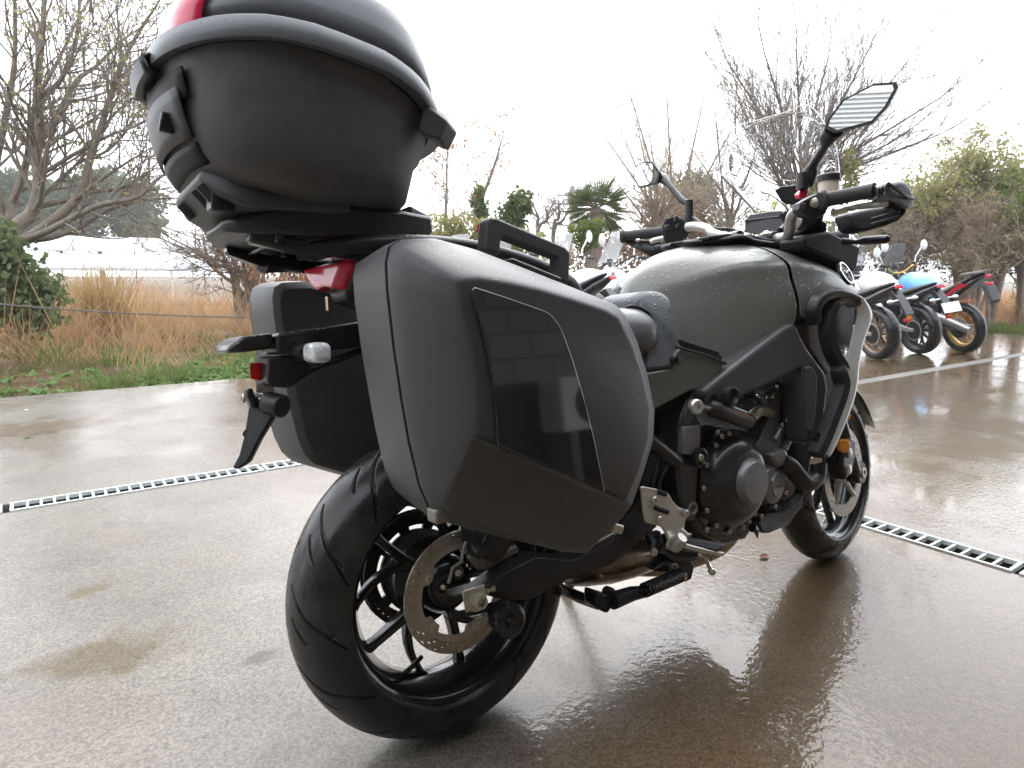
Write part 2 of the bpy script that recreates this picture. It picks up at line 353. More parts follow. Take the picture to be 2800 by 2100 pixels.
# drive sprocket on the far side with slots and teeth
m = MB(); na = 270; nt5 = 45
vs = []; fs = []; cells = set(); rads = [.078, .088, .098, .110, .116]
for i in range(na):
    for k, r_ in enumerate(rads):
        r2 = r_ + (.007 if (k == 4 and i % 6 in (0, 1, 2)) else 0); a = 2*math.pi*i/na
        vs.append(V(r2*math.cos(a), .098, r2*math.sin(a))+RC)
for i in range(na):
    for k in range(4):
        if k == 1 and (i % 27) in range(4, 20): continue
        fs.append((i*5+k, ((i+1) % na)*5+k, ((i+1) % na)*5+k+1, i*5+k+1))
m.add(vs, fs); m.build('sprocket', 'chain_steel', rw, smooth=0, solid=.007)
m = MB()
for i in range(46):
    a = 2*math.pi*i/46*1.0
    if R(-55) < (a if a < math.pi else a-2*math.pi) < R(40): continue
    for yy in (.089, .107):
        c = RC + V(.123*math.cos(a), yy, .123*math.sin(a)); t_ = V(-math.sin(a), 0, math.cos(a)); rr_ = V(math.cos(a), 0, math.sin(a))
        m.plate([c - t_*.010 - rr_*.0045, c - t_*.010 + rr_*.0055, c - t_*.004 + rr_*.0065, c + t_*.004 + rr_*.0065, c + t_*.010 + rr_*.0055, c + t_*.010 - rr_*.0045], (0, .003, 0))
m.tube([RC+V(.02, .098, .124), V(.35, .098, .43)], .006, 6).tube([RC+V(.07, .098, -.10), V(.45, .098, .28)], .006, 6)
m.build('drive_chain', 'chain_steel', rw, smooth=0)
H_ = {(1, 9), (2, 9), (4, 6), (5, 6), (8, 8), (9, 8)}
HS = {(1, 10), (4, 8), (7, 6), (8, 9)}
disc_mesh(.1225, .098, -.083, .005, 20, {(1, 9), (2, 9), (5, 6), (6, 6), (8, 3), (9, 3)}).build('brake_disc', 'disc_outer', rw, smooth=0, xf=xfm(RC))
m = disc_mesh(.0982, .074, -.0832, .0045, 10, set(), 5, .012); m.build('disc_carrier_ring', 'steel_disc', rw, smooth=0, xf=xfm(RC))
for k in range(5):
    a = R(72*k+3); bolt(rw, RC+V(.083*math.cos(a), -.087, .083*math.sin(a)), .009, .004, m='zinc', name='disc_bolt')
MB().tube([RC+V(.190*math.cos(R(240)), -.01, .190*math.sin(R(240))), RC+V(.165*math.cos(R(240)), -.03, .165*math.sin(R(240))), RC+V(.145*math.cos(R(238)), -.05, .145*math.sin(R(238)))], [.006, .005, .0045], 8).build('valve_stem', 'black_plastic', rw)
# front wheel, steered
AX = V(-math.sin(R(25)), 0, math.cos(R(25))); SO = V(1.5+.108, 0, 0)
SM = Matrix.Rotation(STEER, 3, AX)
def st(p): return SM @ (Vector(p)-SO) + SO
FC = V(1.5, 0, .30); FX = Matrix.Translation(SO) @ SM.to_4x4() @ Matrix.Translation(-SO)
FXW = FX @ Matrix.Translation(FC)
fw = MB().lathe([(.222, -.05), (.228, -.054), (.2285, -.046), (.212, -.042), (.200, -.03), (.192, 0), (.200, .03), (.212, .042), (.2285, .046), (.228, .054), (.222, .05), (.208, .03), (.198, 0), (.208, -.03)], (0, 0, 0), (0, 1, 0), 80, closed=True).build('front_wheel', 'rim_black', bike, smooth=50, xf=FXW)
tyre_mesh(.30, .061, .073, 500, 60, [(P_, .10, .62, .34, -.10, .0045, 0), (P_, .45, .72, .10, .04, .004, .2)]).build('tyre', 'rubber', fw, smooth=60, xf=FXW, fixn=False)
for k in range(5):
    for s in (-1, 1):
        a = R(72*k-70); spoke_mesh(.035, .200, a+s*R(26), a+s*R(8), .010, .008, .014, .010).build('spoke', 'rim_black', fw, bevel=.002, xf=FXW)
MB().lathe([(0, -.055), (.035, -.055), (.045, -.04), (.045, .04), (.035, .055), (0, .055)], (0, 0, 0), (0, 1, 0), 32).build('hub', 'rim_black', fw, xf=FXW)
disc_mesh(.149, .112, -.066, .005, 24, {(1, 9), (4, 6), (5, 6), (8, 3), (2, 9), (9, 3)}).build('brake_disc', 'steel_disc', fw, smooth=0, xf=FXW)
disc_mesh(.149, .112, .066, .005, 12, set()).build('brake_disc', 'steel_disc', fw, smooth=0, xf=FXW)
m = MB()
for k in range(5):
    a = R(72*k+10); m.tube([V(.04*math.cos(a), -.06, .04*math.sin(a)), V(.118*math.cos(a+.15), -.066, .118*math.sin(a+.15))], [.010, .008], 6)
m.build('disc_carrier', 'alu', fw, xf=FXW)

# ---- fork, mudguard, front calliper ---------------------------------------------------------------------------
FD = V(-math.sin(R(25)), 0, math.cos(R(25)))
fork = MB().tube([FC+V(-.035, -.105, .0), FC+V(-.035, -.105, 0)+FD*.30, FC+V(-.035, -.105, 0)+FD*.34], [.031, .03, .027], 16).lathe([(.0, -.022), (.034, -.022), (.038, 0), (.034, .022), (0, .022)], FC+V(0, -.105, 0), (0, 1, 0), 20)
fork.mirror(); fork = fork.build('front_fork', 'black_metal', bike, xf=FX)
m = MB().tube([FC+V(-.035, -.105, 0)+FD*.33, FC+V(-.035, -.105, 0)+FD*.78], .0215, 16); m.mirror(); m.build('fork_tube', 'bar_silver', fork, xf=FX)
m = MB().lathe([(0, -.0), (.017, -.0), (.017, .006), (.010, .006), (.010, .002), (0, .002)], FC+V(0, -.128, 0), (0, -1, 0), 14); m.build('axle_bolt', 'zinc', fork, xf=FX)
cal = MB().plate([FC+V(-.15, -.082, .0), FC+V(-.175, -.082, .05), FC+V(-.16, -.082, .115), FC+V(-.10, -.082, .135), FC+V(-.055, -.082, .12), FC+V(-.06, -.082, .07), FC+V(-.10, -.082, .02)], (0, -.055, 0)).build('front_calliper', 'black_metal', fork, bevel=.012, bseg=3, xf=FX)
for (dx, dz) in ((-.135, .035), (-.125, .085)):
    MB().lathe([(0, 0), (.0155, 0), (.0155, .007), (.012, .009), (0, .009)], FC+V(dx, -.136, dz), (0, -1, 0), 16).build('piston_cap', 'alu', fork, xf=FX)
for p, r_ in ((b('E', 1452, 595, -.15), .021), (b('E', 1470, 415, -.15), .012)):
    MB().lathe([(0, -.004), (r_, -.004), (r_, .004), (r_*.8, .007), (0, .007)], p, (-.45, -1, 0), 24).build('fork_reflector', 'orange_reflector', fork)
MB().tube([FC+V(-.06, -.125, .2), FC+V(-.06, -.13, .32), FC+V(-.14, -.12, .45)], .005, 6).build('brake_hose', 'black_plastic', fork, xf=FX)
rows = []
for i in range(13):
    a = R(20+135*i/12); rows.append([FC+V((.318+.012*math.cos(t)-.03*abs(math.sin(t))**3)*math.cos(a), .072*math.sin(t), (.318+.012*math.cos(t)-.03*abs(math.sin(t))**3)*math.sin(a)) for t in np.linspace(-1.57, 1.57, 9)])
MB().grid(rows).build('front_mudguard', 'tank_low', bike, solid=.004, sub=1, xf=FX)
m = MB().tube([FC+V(-.14, -.08, .25), FC+V(-.05, -.1, .28), FC+V(-.035, -.11, .22)], .012, 6, flat=.4); m.build('mudguard_stay', 'black_plastic', bike, xf=FX)

# ---- swingarm and rear brake -----------------------------------------------------------------------------------
def arm(sgn):
    rings = []
    for (p0, p1, y0, y1) in ((b('K', 300, 935, -.12), b('K', 320, 985, -.12), -.108, -.142), (b('K', 560, 870, -.12), b('K', 560, 930, -.12), -.105, -.148), (b('K', 820, 690, -.12), b('K', 830, 1010, -.12), -.102, -.150), (b('K', 1150, 520, -.12), b('K', 1120, 990, -.12), -.10, -.150), (b('K', 1560, 560, -.12), b('K', 1560, 760, -.12), -.095, -.148), (b('K', 1975, 360, -.12), b('K', 1975, 640, -.12), -.085, -.145), (V(.52, 0, .46), V(.52, 0, .34), -.07, -.135)):
        rings.append([V(p1.x, y0*sgn, p1.z), V(p0.x, y0*sgn, p0.z), V(p0.x, y1*sgn*.985, p0.z-.003), V((p0.x+p1.x)/2, y1*sgn, (p0.z+p1.z)/2), V(p1.x, y1*sgn*.985, p1.z+.003)])
    return MB().loft(rings)
swing = arm(1).build('swingarm', 'black_plastic', bike, smooth=40, bevel=.005)
m = MB().loft([[V(x, -.1, z0), V(x, -.1, z1), V(x, .1, z1), V(x, .1, z0)] for x, z0, z1 in ((.36, .36, .46), (.44, .36, .48), (.52, .36, .5))]); m.build('swingarm_bridge', 'black_plastic', swing, bevel=.01)
arm(-1).build('swingarm_arm', 'black_plastic', swing, smooth=40, bevel=.005)
MB().tube([b('K', 320, 1200, -.125), b('K', 600, 1150, -.13), b('K', 780, 1095, -.135)], [.007, .008, .009], 8).build('lower_fork_end', 'black_metal', swing)
ap = [b('K', 440, 935, -.150), b('K', 675, 855, -.150), b('K', 695, 1065, -.150), b('K', 480, 1165, -.150)]
MB().plate(ap, (0, -.006, 0)).build('axle_plate', 'zinc', swing, bevel=.0015)
pc = b('K', 600, 1025, -.157)
MB().lathe([(.023, 0), (.023, .002), (.018, .003)], pc, (0, -1, 0), 24).build('washer', 'zinc', swing)
MB().lathe([(.0175, .002), (.0175, .012), (.015, .014), (.0, .014)], pc, (0, -1, 0), 6).build('axle_nut', 'zinc', swing, smooth=20)
MB().lathe([(.0125, .012), (.0125, .022), (.0085, .022), (.0085, .008), (0, .008)], pc, (0, -1, 0), 24).build('axle_end', 'alu', swing)
MB().tube([b('K', 700, 945, -.148), b('K', 775, 915, -.148)], .003, 8).lathe([(.006, 0), (.006, .006)], b('K', 705, 942, -.148), (1, 0, .1), 6).lathe([(.006, 0), (.006, .007)], b('K', 765, 918, -.148), (1, 0, .1), 6).build('chain_adjuster', 'zinc', swing)
bo = b('K', 900, 1215, -.155)
MB().lathe([(.010, -.03), (.012, 0), (.029, .003), (.030, .010), (.022, .014), (.016, .03), (.019, .034), (.033, .038), (.034, .046), (.026, .05), (.012, .046), (.01, .05), (0, .05)], bo+V(0, .02, 0), (0, -1, 0), 32).build('stand_bobbin', 'wet_black', swing)
# calliper bracket and calliper
br = MB().plate([b('K', 590, 700, -.10), b('K', 480, 560, -.10), b('K', 560, 470, -.10), b('K', 700, 520, -.10), b('K', 900, 470, -.10), b('K', 1010, 420, -.10), b('K', 1040, 500, -.10), b('K', 850, 600, -.10), b('K', 720, 690, -.10)], (0, -.012, 0)).build('calliper_bracket', 'caliper_grey', swing, bevel=.004)
cc = b('K', 790, 430, -.12)
cal2 = MB().lathe([(0, -.05), (.032, -.05), (.034, -.02), (.034, .006), (.030, .010), (.022, .0105), (0, .0105)], cc, (0, -1, 0), 28).box(cc+V(.0, .02, .02), (.10, .05, .05)).build('rear_calliper', 'black_metal', bike, bevel=.003)
MB().tube([b('K', 560, 470, -.125), b('K', 660, 530, -.150)], [.014, .013], 16).tube([b('K', 625, 505, -.145), b('K', 665, 530, -.158)], [.009, .008], 8).build('slide_pin', 'black_plastic', cal2)
MB().tube([b('K', 490, 400, -.13), b('K', 455, 520, -.135), b('K', 440, 620, -.14), b('K', 340, 690, -.14), b('K', 330, 760, -.14), b('K', 300, 850, -.14)], .0035, 8).build('sensor_cable', 'caliper_grey', swing)
MB().ball(b('K', 410, 740, -.14), (.012, .008, .014)).build('sensor', 'black_plastic', swing); bolt(swing, b('K', 405, 738, -.147), .006, .004, m='zinc'); bolt(swing, b('K', 238, 890, -.13), .0045, .006, m='zinc')
# ---- right side case ------------------------------------------------------------------------------------------
def C_(x, y, Y): return b('C', x, y, Y)
seam_px = [(138, 330), (132, 200), (148, 125), (200, 94), (340, 88), (500, 130), (700, 208), (930, 300), (1175, 400), (1222, 455), (1276, 575), (1326, 740), (1357, 900), (1350, 1040), (1304, 1195), (1250, 1345), (1205, 1420), (1060, 1578), (960, 1570), (680, 1505), (400, 1430), (338, 1370), (290, 1260), (240, 1050), (205, 850), (168, 600)]
front_y = {9: -.385, 10: -.40, 11: -.41, 12: -.415, 13: -.415, 14: -.41, 15: -.405, 16: -.395, 8: -.372}
ring_s = [C_(x, y, front_y.get(i, -.355)) for i, (x, y) in enumerate(seam_px)]
cen = sum(ring_s, Vector())/len(ring_s)
def inset(p, k, y, c=None): q = p + ((c or cen)-p).normalized()*k; return V(q.x, y, q.z)
plat_px = [(480, 420), (462, 300), (470, 280), (500, 268), (560, 264), (700, 285), (850, 318), (1000, 362), (1170, 420), (1232, 458), (1292, 572), (1344, 740), (1378, 900), (1370, 1040), (1324, 1192), (1262, 1335), (1200, 1310), (1050, 1243), (930, 1190), (780, 1124), (640, 1062), (548, 1022), (542, 960), (540, 860), (540, 740), (520, 590)]
plat_y = [-.452 + (.0) for _ in plat_px]
ring_p = [C_(x, y, -.458) for x, y in plat_px]
# lower skirt sits below the crease: the seam points 16..21 keep to the seam
def case_shells(sgn):
    out = {}
    inner = MB()
    r0 = [inset(p, .03, -.205) for p in ring_s]; r1 = [inset(p, .012, -.215) for p in ring_s]; r2 = [inset(p, .002, -.30) for p in ring_s]; r3 = [V(p.x, p.y+.006, p.z) for p in ring_s]
    inner.loft([r0, r1, r2, r3]); out['inner'] = inner
    outer = MB()
    s0 = [V(p.x, p.y+.001, p.z) for p in ring_s]; s1 = [V(p.x, p.y-.012, p.z) for p in [inset(p, .003, p.y) for p in ring_s]]
    mid = [p.lerp(q_, .12) + V(0, -.012, 0) for p, q_ in zip(s1, ring_p)]
    pl_in = [inset(p, .006, -.4605) for p in ring_p]
    outer.loft([s0, s1, mid, [p.lerp(q_, .93) for p, q_ in zip(mid, ring_p)], pl_in]); out['outer'] = outer
    gr = MB(); g0 = [inset(p, .004, p.y+.007) for p in ring_s]; g1 = [inset(p, .004, p.y-.002) for p in ring_s]; gr.loft([g0, g1]); out['seam'] = gr
    if sgn < 0:
        for m in out.values(): m.flip()
    return out
sh = case_shells(1)
case = sh['outer'].build('side_case', 'case_plastic', bike, smooth=180, bevel=.004, bseg=3); case['label'] = 'right pannier with glossy black panel facing the camera'
sh['inner'].build('inner_shell', 'case_shell', case, smooth=60, bevel=.006, bseg=3)
sh['seam'].build('seam', 'seam_black', case, smooth=60)
gp = [(530, 335), (546, 320), (700, 370), (870, 430), (905, 450), (945, 500), (975, 570), (1010, 670), (1060, 840), (1110, 1040), (1160, 1292), (900, 1172), (652, 1066), (640, 840), (615, 690), (585, 540), (545, 400)]
MB().plate([C_(x, y, -.4625) for x, y in gp], (0, -.004, 0)).build('gloss_panel', 'gloss_black', case, smooth=30, bevel=.0025, bseg=3)
# lower skirt: a flat flap that stands proud along the crease
fl = [C_(548, 1024, -.461), C_(700, 1090, -.461), C_(930, 1192, -.461), C_(1258, 1337, -.461)]
fb = [C_(420, 1425, -.385), C_(690, 1505, -.385), C_(980, 1572, -.385), C_(1222, 1425, -.405)]
MB().loft([[p + V(-.0, -.002, dz) for p in fl] for dz in ()] or [[fl[0] + V(0, .004, 0), fl[0] + V(0, .004, -.004), fl[0] + V(0, .010, -.004)], [fl[1] + V(0, -.003, .001), fl[1] + V(0, -.003, -.004), fl[1] + V(0, .006, -.006)], [fl[2] + V(0, -.0055, .001), fl[2] + V(0, -.0055, -.005), fl[2] + V(0, .005, -.008)], [fl[3] + V(0, -.007, .001), fl[3] + V(0, -.007, -.006), fl[3] + V(0, .004, -.010)]]).build('lower_skirt', 'case_plastic', case, smooth=30)
ha = MB()
for yy in (-.275,):
    o_ = [(558, 150), (566, 20), (580, 2), (610, 6), (800, 85), (930, 140), (955, 165), (950, 310), (895, 290), (900, 190), (880, 182), (650, 95), (632, 100), (625, 180)]
    ha.plate([C_(x, y, yy) for x, y in o_], (0, -.028, 0))
ha.build('carry_handle', 'case_plastic', case, smooth=40, bevel=.004, bseg=3)
MB().plate([C_(562, 60, -.303), C_(566, 25, -.303), C_(574, 24, -.303), C_(570, 58, -.303)], (-.003, -.002, 0)).build('red_marker', 'red_plastic', case)
MB().plate([C_(672, 195, -.34), C_(690, 190, -.34), C_(915, 280, -.34), C_(920, 295, -.34), C_(900, 300, -.34), C_(690, 215, -.34)], (0, -.025, 0)).build('handle_base', 'case_plastic', case, bevel=.003)
lp = b('L', 665, 345, -.39)
MB().box(lp, (.026, .02, .016), Matrix.Rotation(R(20), 3, 'Y')).build('latch_foot', 'zinc', case, bevel=.003)
MB().plate([b('L', 380, 560, -.36), b('L', 440, 520, -.36), b('L', 620, 420, -.36), b('L', 700, 380, -.36), b('L', 640, 500, -.36), b('L', 420, 600, -.36)], (0, .03, 0)).build('case_foot', 'black_plastic', case, bevel=.004)
MB().box(b('C', 375, 1395, -.36), (.022, .03, .022)).build('case_foot', 'caliper_grey', case, bevel=.004)
sh = case_shells(-1)
case2 = sh['outer'].build('side_case', 'case_plastic', bike, smooth=180, bevel=.004, bseg=3); case2['label'] = 'left pannier seen behind the plate holder'
sh['inner'].build('inner_shell', 'case_shell', case2, smooth=60, bevel=.006, bseg=3); sh['seam'].build('seam', 'seam_black', case2, smooth=60)
MB().box(b('B', 620, 1530, .36), (.09, .10, .016), Matrix.Rotation(R(12), 3, 'Y')).build('case_foot', 'black_plastic', case2, bevel=.004)

# ---- top case -------------------------------------------------------------------------------------------------
NA = 72
def plan(x0, x1, w, n=3.2, nose=0.):
    out = []
    for k in range(NA):
        t = 2*math.pi*k/NA; c, s = math.cos(t), math.sin(t)
        ex = 2/n
        x = (abs(c)**ex)*(1 if c > 0 else -1); y = (abs(s)**ex)*(1 if s > 0 else -1)
        X = lerp(x0, x1, (x+1)/2); Y = w*y*(1 - nose*max(0, -x)**2)
        out.append((X, Y))
    return out
# rim height along X (it arches in the middle and drops at the hinge)
rim_tab = [(-.48, 1.256), (-.44, 1.257), (-.40, 1.258), (-.34, 1.257), (-.27, 1.251), (-.165, 1.234), (-.115, 1.218), (-.085, 1.203), (-.05, 1.180), (0, 1.168)]
def tab(t, x):
    if x <= t[0][0]: return t[0][1]
    for (a, va), (c, vc) in zip(t, t[1:]):
        if x <= c: u = (x-a)/(c-a); return lerp(va, vc, u*u*(3-2*u) if False else u)
    return t[-1][1]
def ring(x0, x1, w, zf, n=3.2, nose=.0): return [V(X, Y, zf(X)) for X, Y in plan(x0, x1, w, n, nose)]
zr = lambda d, k=1.0, zc=1.22: (lambda X: (tab(rim_tab, X)-zc)*k + zc + d)
flatz = lambda z, k=.22: (lambda X: z + k*max(0, -.27-X))
base = MB().loft([ring(-.36, -.10, .12, flatz(1.047), 3.4), ring(-.390, -.086, .182, flatz(1.049), 3.4), ring(-.410, -.078, .203, flatz(1.060), 3.4, .1), ring(-.428, -.070, .216, flatz(1.088, .18), 3.3, .14), ring(-.441, -.058, .226, flatz(1.128, .1), 3.2, .16), ring(-.448, -.044, .232, zr(-.062, .7), 2.9, .16), ring(-.453, -.034, .238, zr(-.025, 1), 2.9, .16), ring(-.455, -.030, .240, zr(-.004, 1), 2.9, .16)])
tc_ = base.build('top_case', 'topcase_plastic', bike, smooth=70); tc_['label'] = 'dark grey top case on the rear rack'
MB().loft([ring(-.453, -.026, .239, zr(-.008), 2.9, .16), ring(-.453, -.026, .239, zr(.004), 2.9, .16)], caps=False).build('seam', 'seam_black', tc_, smooth=70)
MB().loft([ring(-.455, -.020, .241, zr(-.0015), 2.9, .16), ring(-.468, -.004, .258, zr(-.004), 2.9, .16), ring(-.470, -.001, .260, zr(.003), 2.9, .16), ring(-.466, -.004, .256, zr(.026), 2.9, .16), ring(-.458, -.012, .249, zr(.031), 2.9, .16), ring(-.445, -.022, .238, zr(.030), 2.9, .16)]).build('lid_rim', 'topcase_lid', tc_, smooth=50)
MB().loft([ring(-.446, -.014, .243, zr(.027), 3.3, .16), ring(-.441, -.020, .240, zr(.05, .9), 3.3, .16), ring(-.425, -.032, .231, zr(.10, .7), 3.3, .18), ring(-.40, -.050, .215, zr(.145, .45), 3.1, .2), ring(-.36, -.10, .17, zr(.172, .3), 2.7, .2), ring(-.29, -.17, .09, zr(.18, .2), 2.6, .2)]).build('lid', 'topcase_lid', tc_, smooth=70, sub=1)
# red rear reflector panel wrapped on the lid's back
rows = []
for zz in (.036, .055, .08, .11, .14):
    row = []
    x0 = -.4475 + max(0, zz-.04)*.16 + (0 if zz < .1 else (zz-.1)*.55)
    for yy in np.linspace(-.17, .17, 21):
        xx = x0 - .005 + 3.2*abs(yy)**2.6*.5 + (0.02*(abs(yy)/.17)**8)
        row.append(V(xx, yy, 1.232+zz*.95))
    rows.append(row)
MB().grid(rows).build('rear_reflector', 'red_plastic', tc_, smooth=60, solid=.003)
# small dark latch lip under the rim at the back, lock block, recessed grip
N_ = lambda x, y, Y: b('N', x, y, Y)
def rear_x(z, Y):   # outward X of the case back at a height
    t = [(1.06, -.36), (1.092, -.405), (1.115, -.425), (1.14, -.439), (1.17, -.447), (1.21, -.453), (1.26, -.456)]
    return tab(t, z) + 2.3*abs(Y)**2.35
rows = [[V(rear_x(z, y)-lf, y, z+.0) for y in np.linspace(-.07, .07, 9)] for z, lf in ((1.240, .006), (1.244, .020), (1.262, .024), (1.266, .014))]
MB().grid(rows).build('latch_lip', 'black_plastic', tc_, smooth=50, solid=.006)
def back_patch(name, m_, ys, zs, lift, parent=tc_, inset_=0):
    rows = [[V(rear_x(z, y)-lift, y, z) for y in ys] for z in zs]
    return MB().grid(rows).build(name, m_, parent, smooth=60, solid=.004)
back_patch('grip_recess', 'seam_black', np.linspace(-.135, .135, 13), np.linspace(1.19, 1.232, 5), .0035)
back_patch('lock_cover', 'case_shell', np.linspace(-.125, .125, 13), np.linspace(1.135, 1.205, 5), .010)
back_patch('lower_recess', 'seam_black', np.linspace(-.12, .12, 13), np.linspace(1.102, 1.130, 4), .0075)
MB().box((rear_x(1.165, -.085)-.016, -.085, 1.163), (.02, .012, .03), Matrix.Rotation(R(12), 3, 'Y')).build('lock_barrel', 'black_metal', tc_, bevel=.003)
MB().loft([[V(-.422, -.10, 1.082), V(-.422, .10, 1.082), V(-.416, .10, 1.096), V(-.416, -.10, 1.096)], [V(-.400, -.125, 1.055), V(-.400, .125, 1.055), V(-.38, .125, 1.085), V(-.38, -.125, 1.085)], [V(-.36, -.14, 1.036), V(-.36, .14, 1.036), V(-.34, .14, 1.065), V(-.34, -.14, 1.065)], [V(-.20, -.15, 1.034), V(-.20, .15, 1.034), V(-.20, .15, 1.05), V(-.20, -.15, 1.05)]]).build('base_tray', 'case_shell', tc_, bevel=.006, bseg=3)
for yy in (-.06, -.10, .06): MB().box((-.405, yy, 1.066), (.03, .006, .03), Matrix.Rotation(R(-40), 3, 'Y')).build('tray_rib', 'case_shell', tc_, bevel=.001)
MB().box(b('A', 555, 1335, -.10)+V(0.01, .01, .0), (.035, .04, .035)).build('release_tab', 'black_plastic', tc_, bevel=.005)
for s in (-1, 1):     # hinge ears at the front corners
    MB().loft([[V(-.095, s*.228, 1.205), V(-.04, s*.20, 1.205), V(-.05, s*.19, 1.148), V(-.105, s*.218, 1.16)], [V(-.058, s*.238, 1.178), V(-.020, s*.207, 1.170), V(-.034, s*.197, 1.140), V(-.070, s*.228, 1.148)]]).build('hinge_ear', 'topcase_plastic', tc_, bevel=.004)
# ---- luggage rack -----------------------------------------------------------------------------------------------
rk = MB()
A_ = lambda x, y, Y: b('A', x, y, Y)
zt = lambda X: 1.036 + .012*max(0, (X+.05)/.1)
rk.loft([[V(X, -w_, zb), V(X, w_, zb), V(X, w_, zt_), V(X, -w_, zt_)] for X, w_, zb, zt_ in ((-.385, .055, 1.012, 1.028), (-.36, .095, 1.004, 1.030), (-.32, .125, 1.000, 1.042), (-.2, .145, .994, 1.046), (-.1, .14, .998, 1.047), (-.03, .12, 1.012, 1.044))])
rack = rk.build('luggage_rack', 'black_plastic', bike, smooth=30, bevel=.007)
for X in (-.31, -.26, -.20, -.13):
    MB().box((X, 0, .996), (.014, .24, .016), Matrix.Rotation(R(3), 3, 'Y')).build('rib', 'wet_black', rack, bevel=.003)
for s in (-1, 1):
    MB().loft([[V(X, s*(y_-.014), z_-.012), V(X, s*(y_+.014), z_-.012), V(X, s*(y_+.014), z_+.012), V(X, s*(y_-.014), z_+.012)] for X, y_, z_ in ((-.35, .075, 1.002), (-.29, .10, .985), (-.18, .115, .972), (-.08, .12, .975), (.0, .13, .99))]).build('side_rail', 'wet_black', rack, bevel=.005)
MB().loft([[V(-.07, -.11, 1.044), V(-.07, .11, 1.044), V(-.07, .11, 1.064), V(-.07, -.11, 1.064)], [V(-.025, -.095, 1.036), V(-.025, .095, 1.036), V(-.025, .095, 1.052), V(-.025, -.095, 1.052)]]).build('front_hook', 'pad_grey', rack, bevel=.005)
for s in (-1, 1):
    MB().tube(catmull([V(-.28, s*.10, .975), V(-.15, s*.16, .985), V(.0, s*.175, .982), V(.14, s*.18, .955), V(.24, s*.165, .925), V(.30, s*.13, .905)], 5), .015, 12).build('grab_rail', 'black_plastic', bike)
# ---- tail, lamp, plate holder ----------------------------------------------------------------------------------
tail = MB().loft([[V(X, -w_, zt_), V(X, w_, zt_), V(X, w_*.95, lerp(zt_, zb, .4)), V(X, w_*.45, zb), V(X, -w_*.45, zb), V(X, -w_*.95, lerp(zt_, zb, .4))] for X, w_, zt_, zb in ((-.175, .075, .975, .90), (-.14, .095, .985, .885), (-.05, .11, .985, .86), (.12, .13, .97, .82), (.4, .12, .86, .74))]).build('tail_unit', 'black_plastic', bike, bevel=.008)
G_ = lambda x, y, Y: b('G', x, y, Y)
lens = [(1205, 455, .075), (1370, 425, 0), (1515, 392, -.085), (1520, 440, -.088), (1455, 610, -.06), (1400, 605, -.025), (1370, 600, 0), (1320, 630, .03), (1280, 600, .045), (1235, 540, .062)]
pts = [G_(x, y, Y) for x, y, Y in lens]
cn = sum(pts, Vector())/len(pts)
tl = MB(); n = len(pts)
front = [p + (cn-p)*.18 + V(-.014, 0, 0) for p in pts]
back = [p + V(.04, 0, 0) for p in pts]
tl.loft([back, pts, front]); tl.build('tail_light', 'red_lens', tail, smooth=25, bevel=.004)
sur = [p + (p-cn)*.10 + V(.01, 0, 0) for p in pts]; MB().loft([sur, [p + V(.06, 0, 0) for p in sur]]).build('lamp_surround', 'case_shell', tail, bevel=.004)
MB().loft([[p + V(.0, 0, .004) for p in (G_(1245, 430, .06), G_(1370, 395, 0), G_(1500, 368, -.085))] + [p + V(.10, 0, .03) for p in (G_(1500, 368, -.085), G_(1370, 395, 0), G_(1245, 430, .06))], [p + V(.0, 0, .014) for p in (G_(1245, 430, .06), G_(1370, 395, 0), G_(1500, 368, -.085))] + [p + V(.10, 0, .04) for p in (G_(1500, 368, -.085), G_(1370, 395, 0), G_(1245, 430, .06))]]).build('lamp_hood', 'wet_black', tail, bevel=.003)
MB().box(G_(1358, 712, -.0), (.004, .012, .026)).build('plate_lamp', 'chrome', tail, bevel=.001)
Bz = lambda x, y, Y: b('B', x, y, Y)
ph = MB()
ph.loft([[Bz(1050, 660, 0)+V(.02, y, 0) for y in (.055, -.055)] + [Bz(1050, 800, 0)+V(.02, y, 0) for y in (-.05, .05)], [Bz(800, 715, 0)+V(0, y, 0) for y in (.06, -.06)] + [Bz(800, 860, 0)+V(0, y, 0) for y in (-.055, .055)], [Bz(560, 745, 0)+V(0, y, 0) for y in (.06, -.06)] + [Bz(560, 880, 0)+V(0, y, 0) for y in (-.055, .055)], [Bz(350, 770, 0)+V(0, y, 0) for y in (.055, -.055)] + [Bz(350, 900, 0)+V(0, y, 0) for y in (-.05, .05)]])
plate = ph.build('plate_holder', 'wet_black', bike, smooth=40, bevel=.006)
MB().loft([[Bz(340, 765, 0)+V(0, y, 0) for y in (.085, -.045)] + [Bz(340, 860, 0)+V(0, y, 0) for y in (-.045, .085)], [Bz(150, 790, 0)+V(0, y, 0) for y in (.085, -.045)] + [Bz(150, 885, 0)+V(0, y, 0) for y in (-.045, .085)], [Bz(70, 850, 0)+V(0, y, 0) for y in (.07, -.03)] + [Bz(70, 890, 0)+V(0, y, 0) for y in (-.03, .07)]]).build('plate_lamp_hood', 'wet_black', plate, smooth=40, bevel=.006)
MB().plate([Bz(355, 910, -.045), Bz(560, 900, -.045), Bz(640, 985, -.045), Bz(480, 1110, -.045), Bz(370, 1100, -.045), Bz(350, 1060, -.045)], (0, .09, 0)).build('bracket', 'black_plastic', plate, bevel=.004)
MB().plate([Bz(1040, 820, -.045), Bz(1040, 860, -.045), Bz(640, 1010, -.045), Bz(480, 1115, -.045), Bz(470, 1085, -.045), Bz(620, 975, -.045)], (0, .02, 0)).build('stay', 'wet_black', plate, bevel=.003)
MB().plate([Bz(238, 950, 0), Bz(325, 948, 0), Bz(330, 1068, 0), Bz(242, 1050, 0)], (.006, 0, 0)).build('red_reflector', 'red_reflector', plate, bevel=.0015)
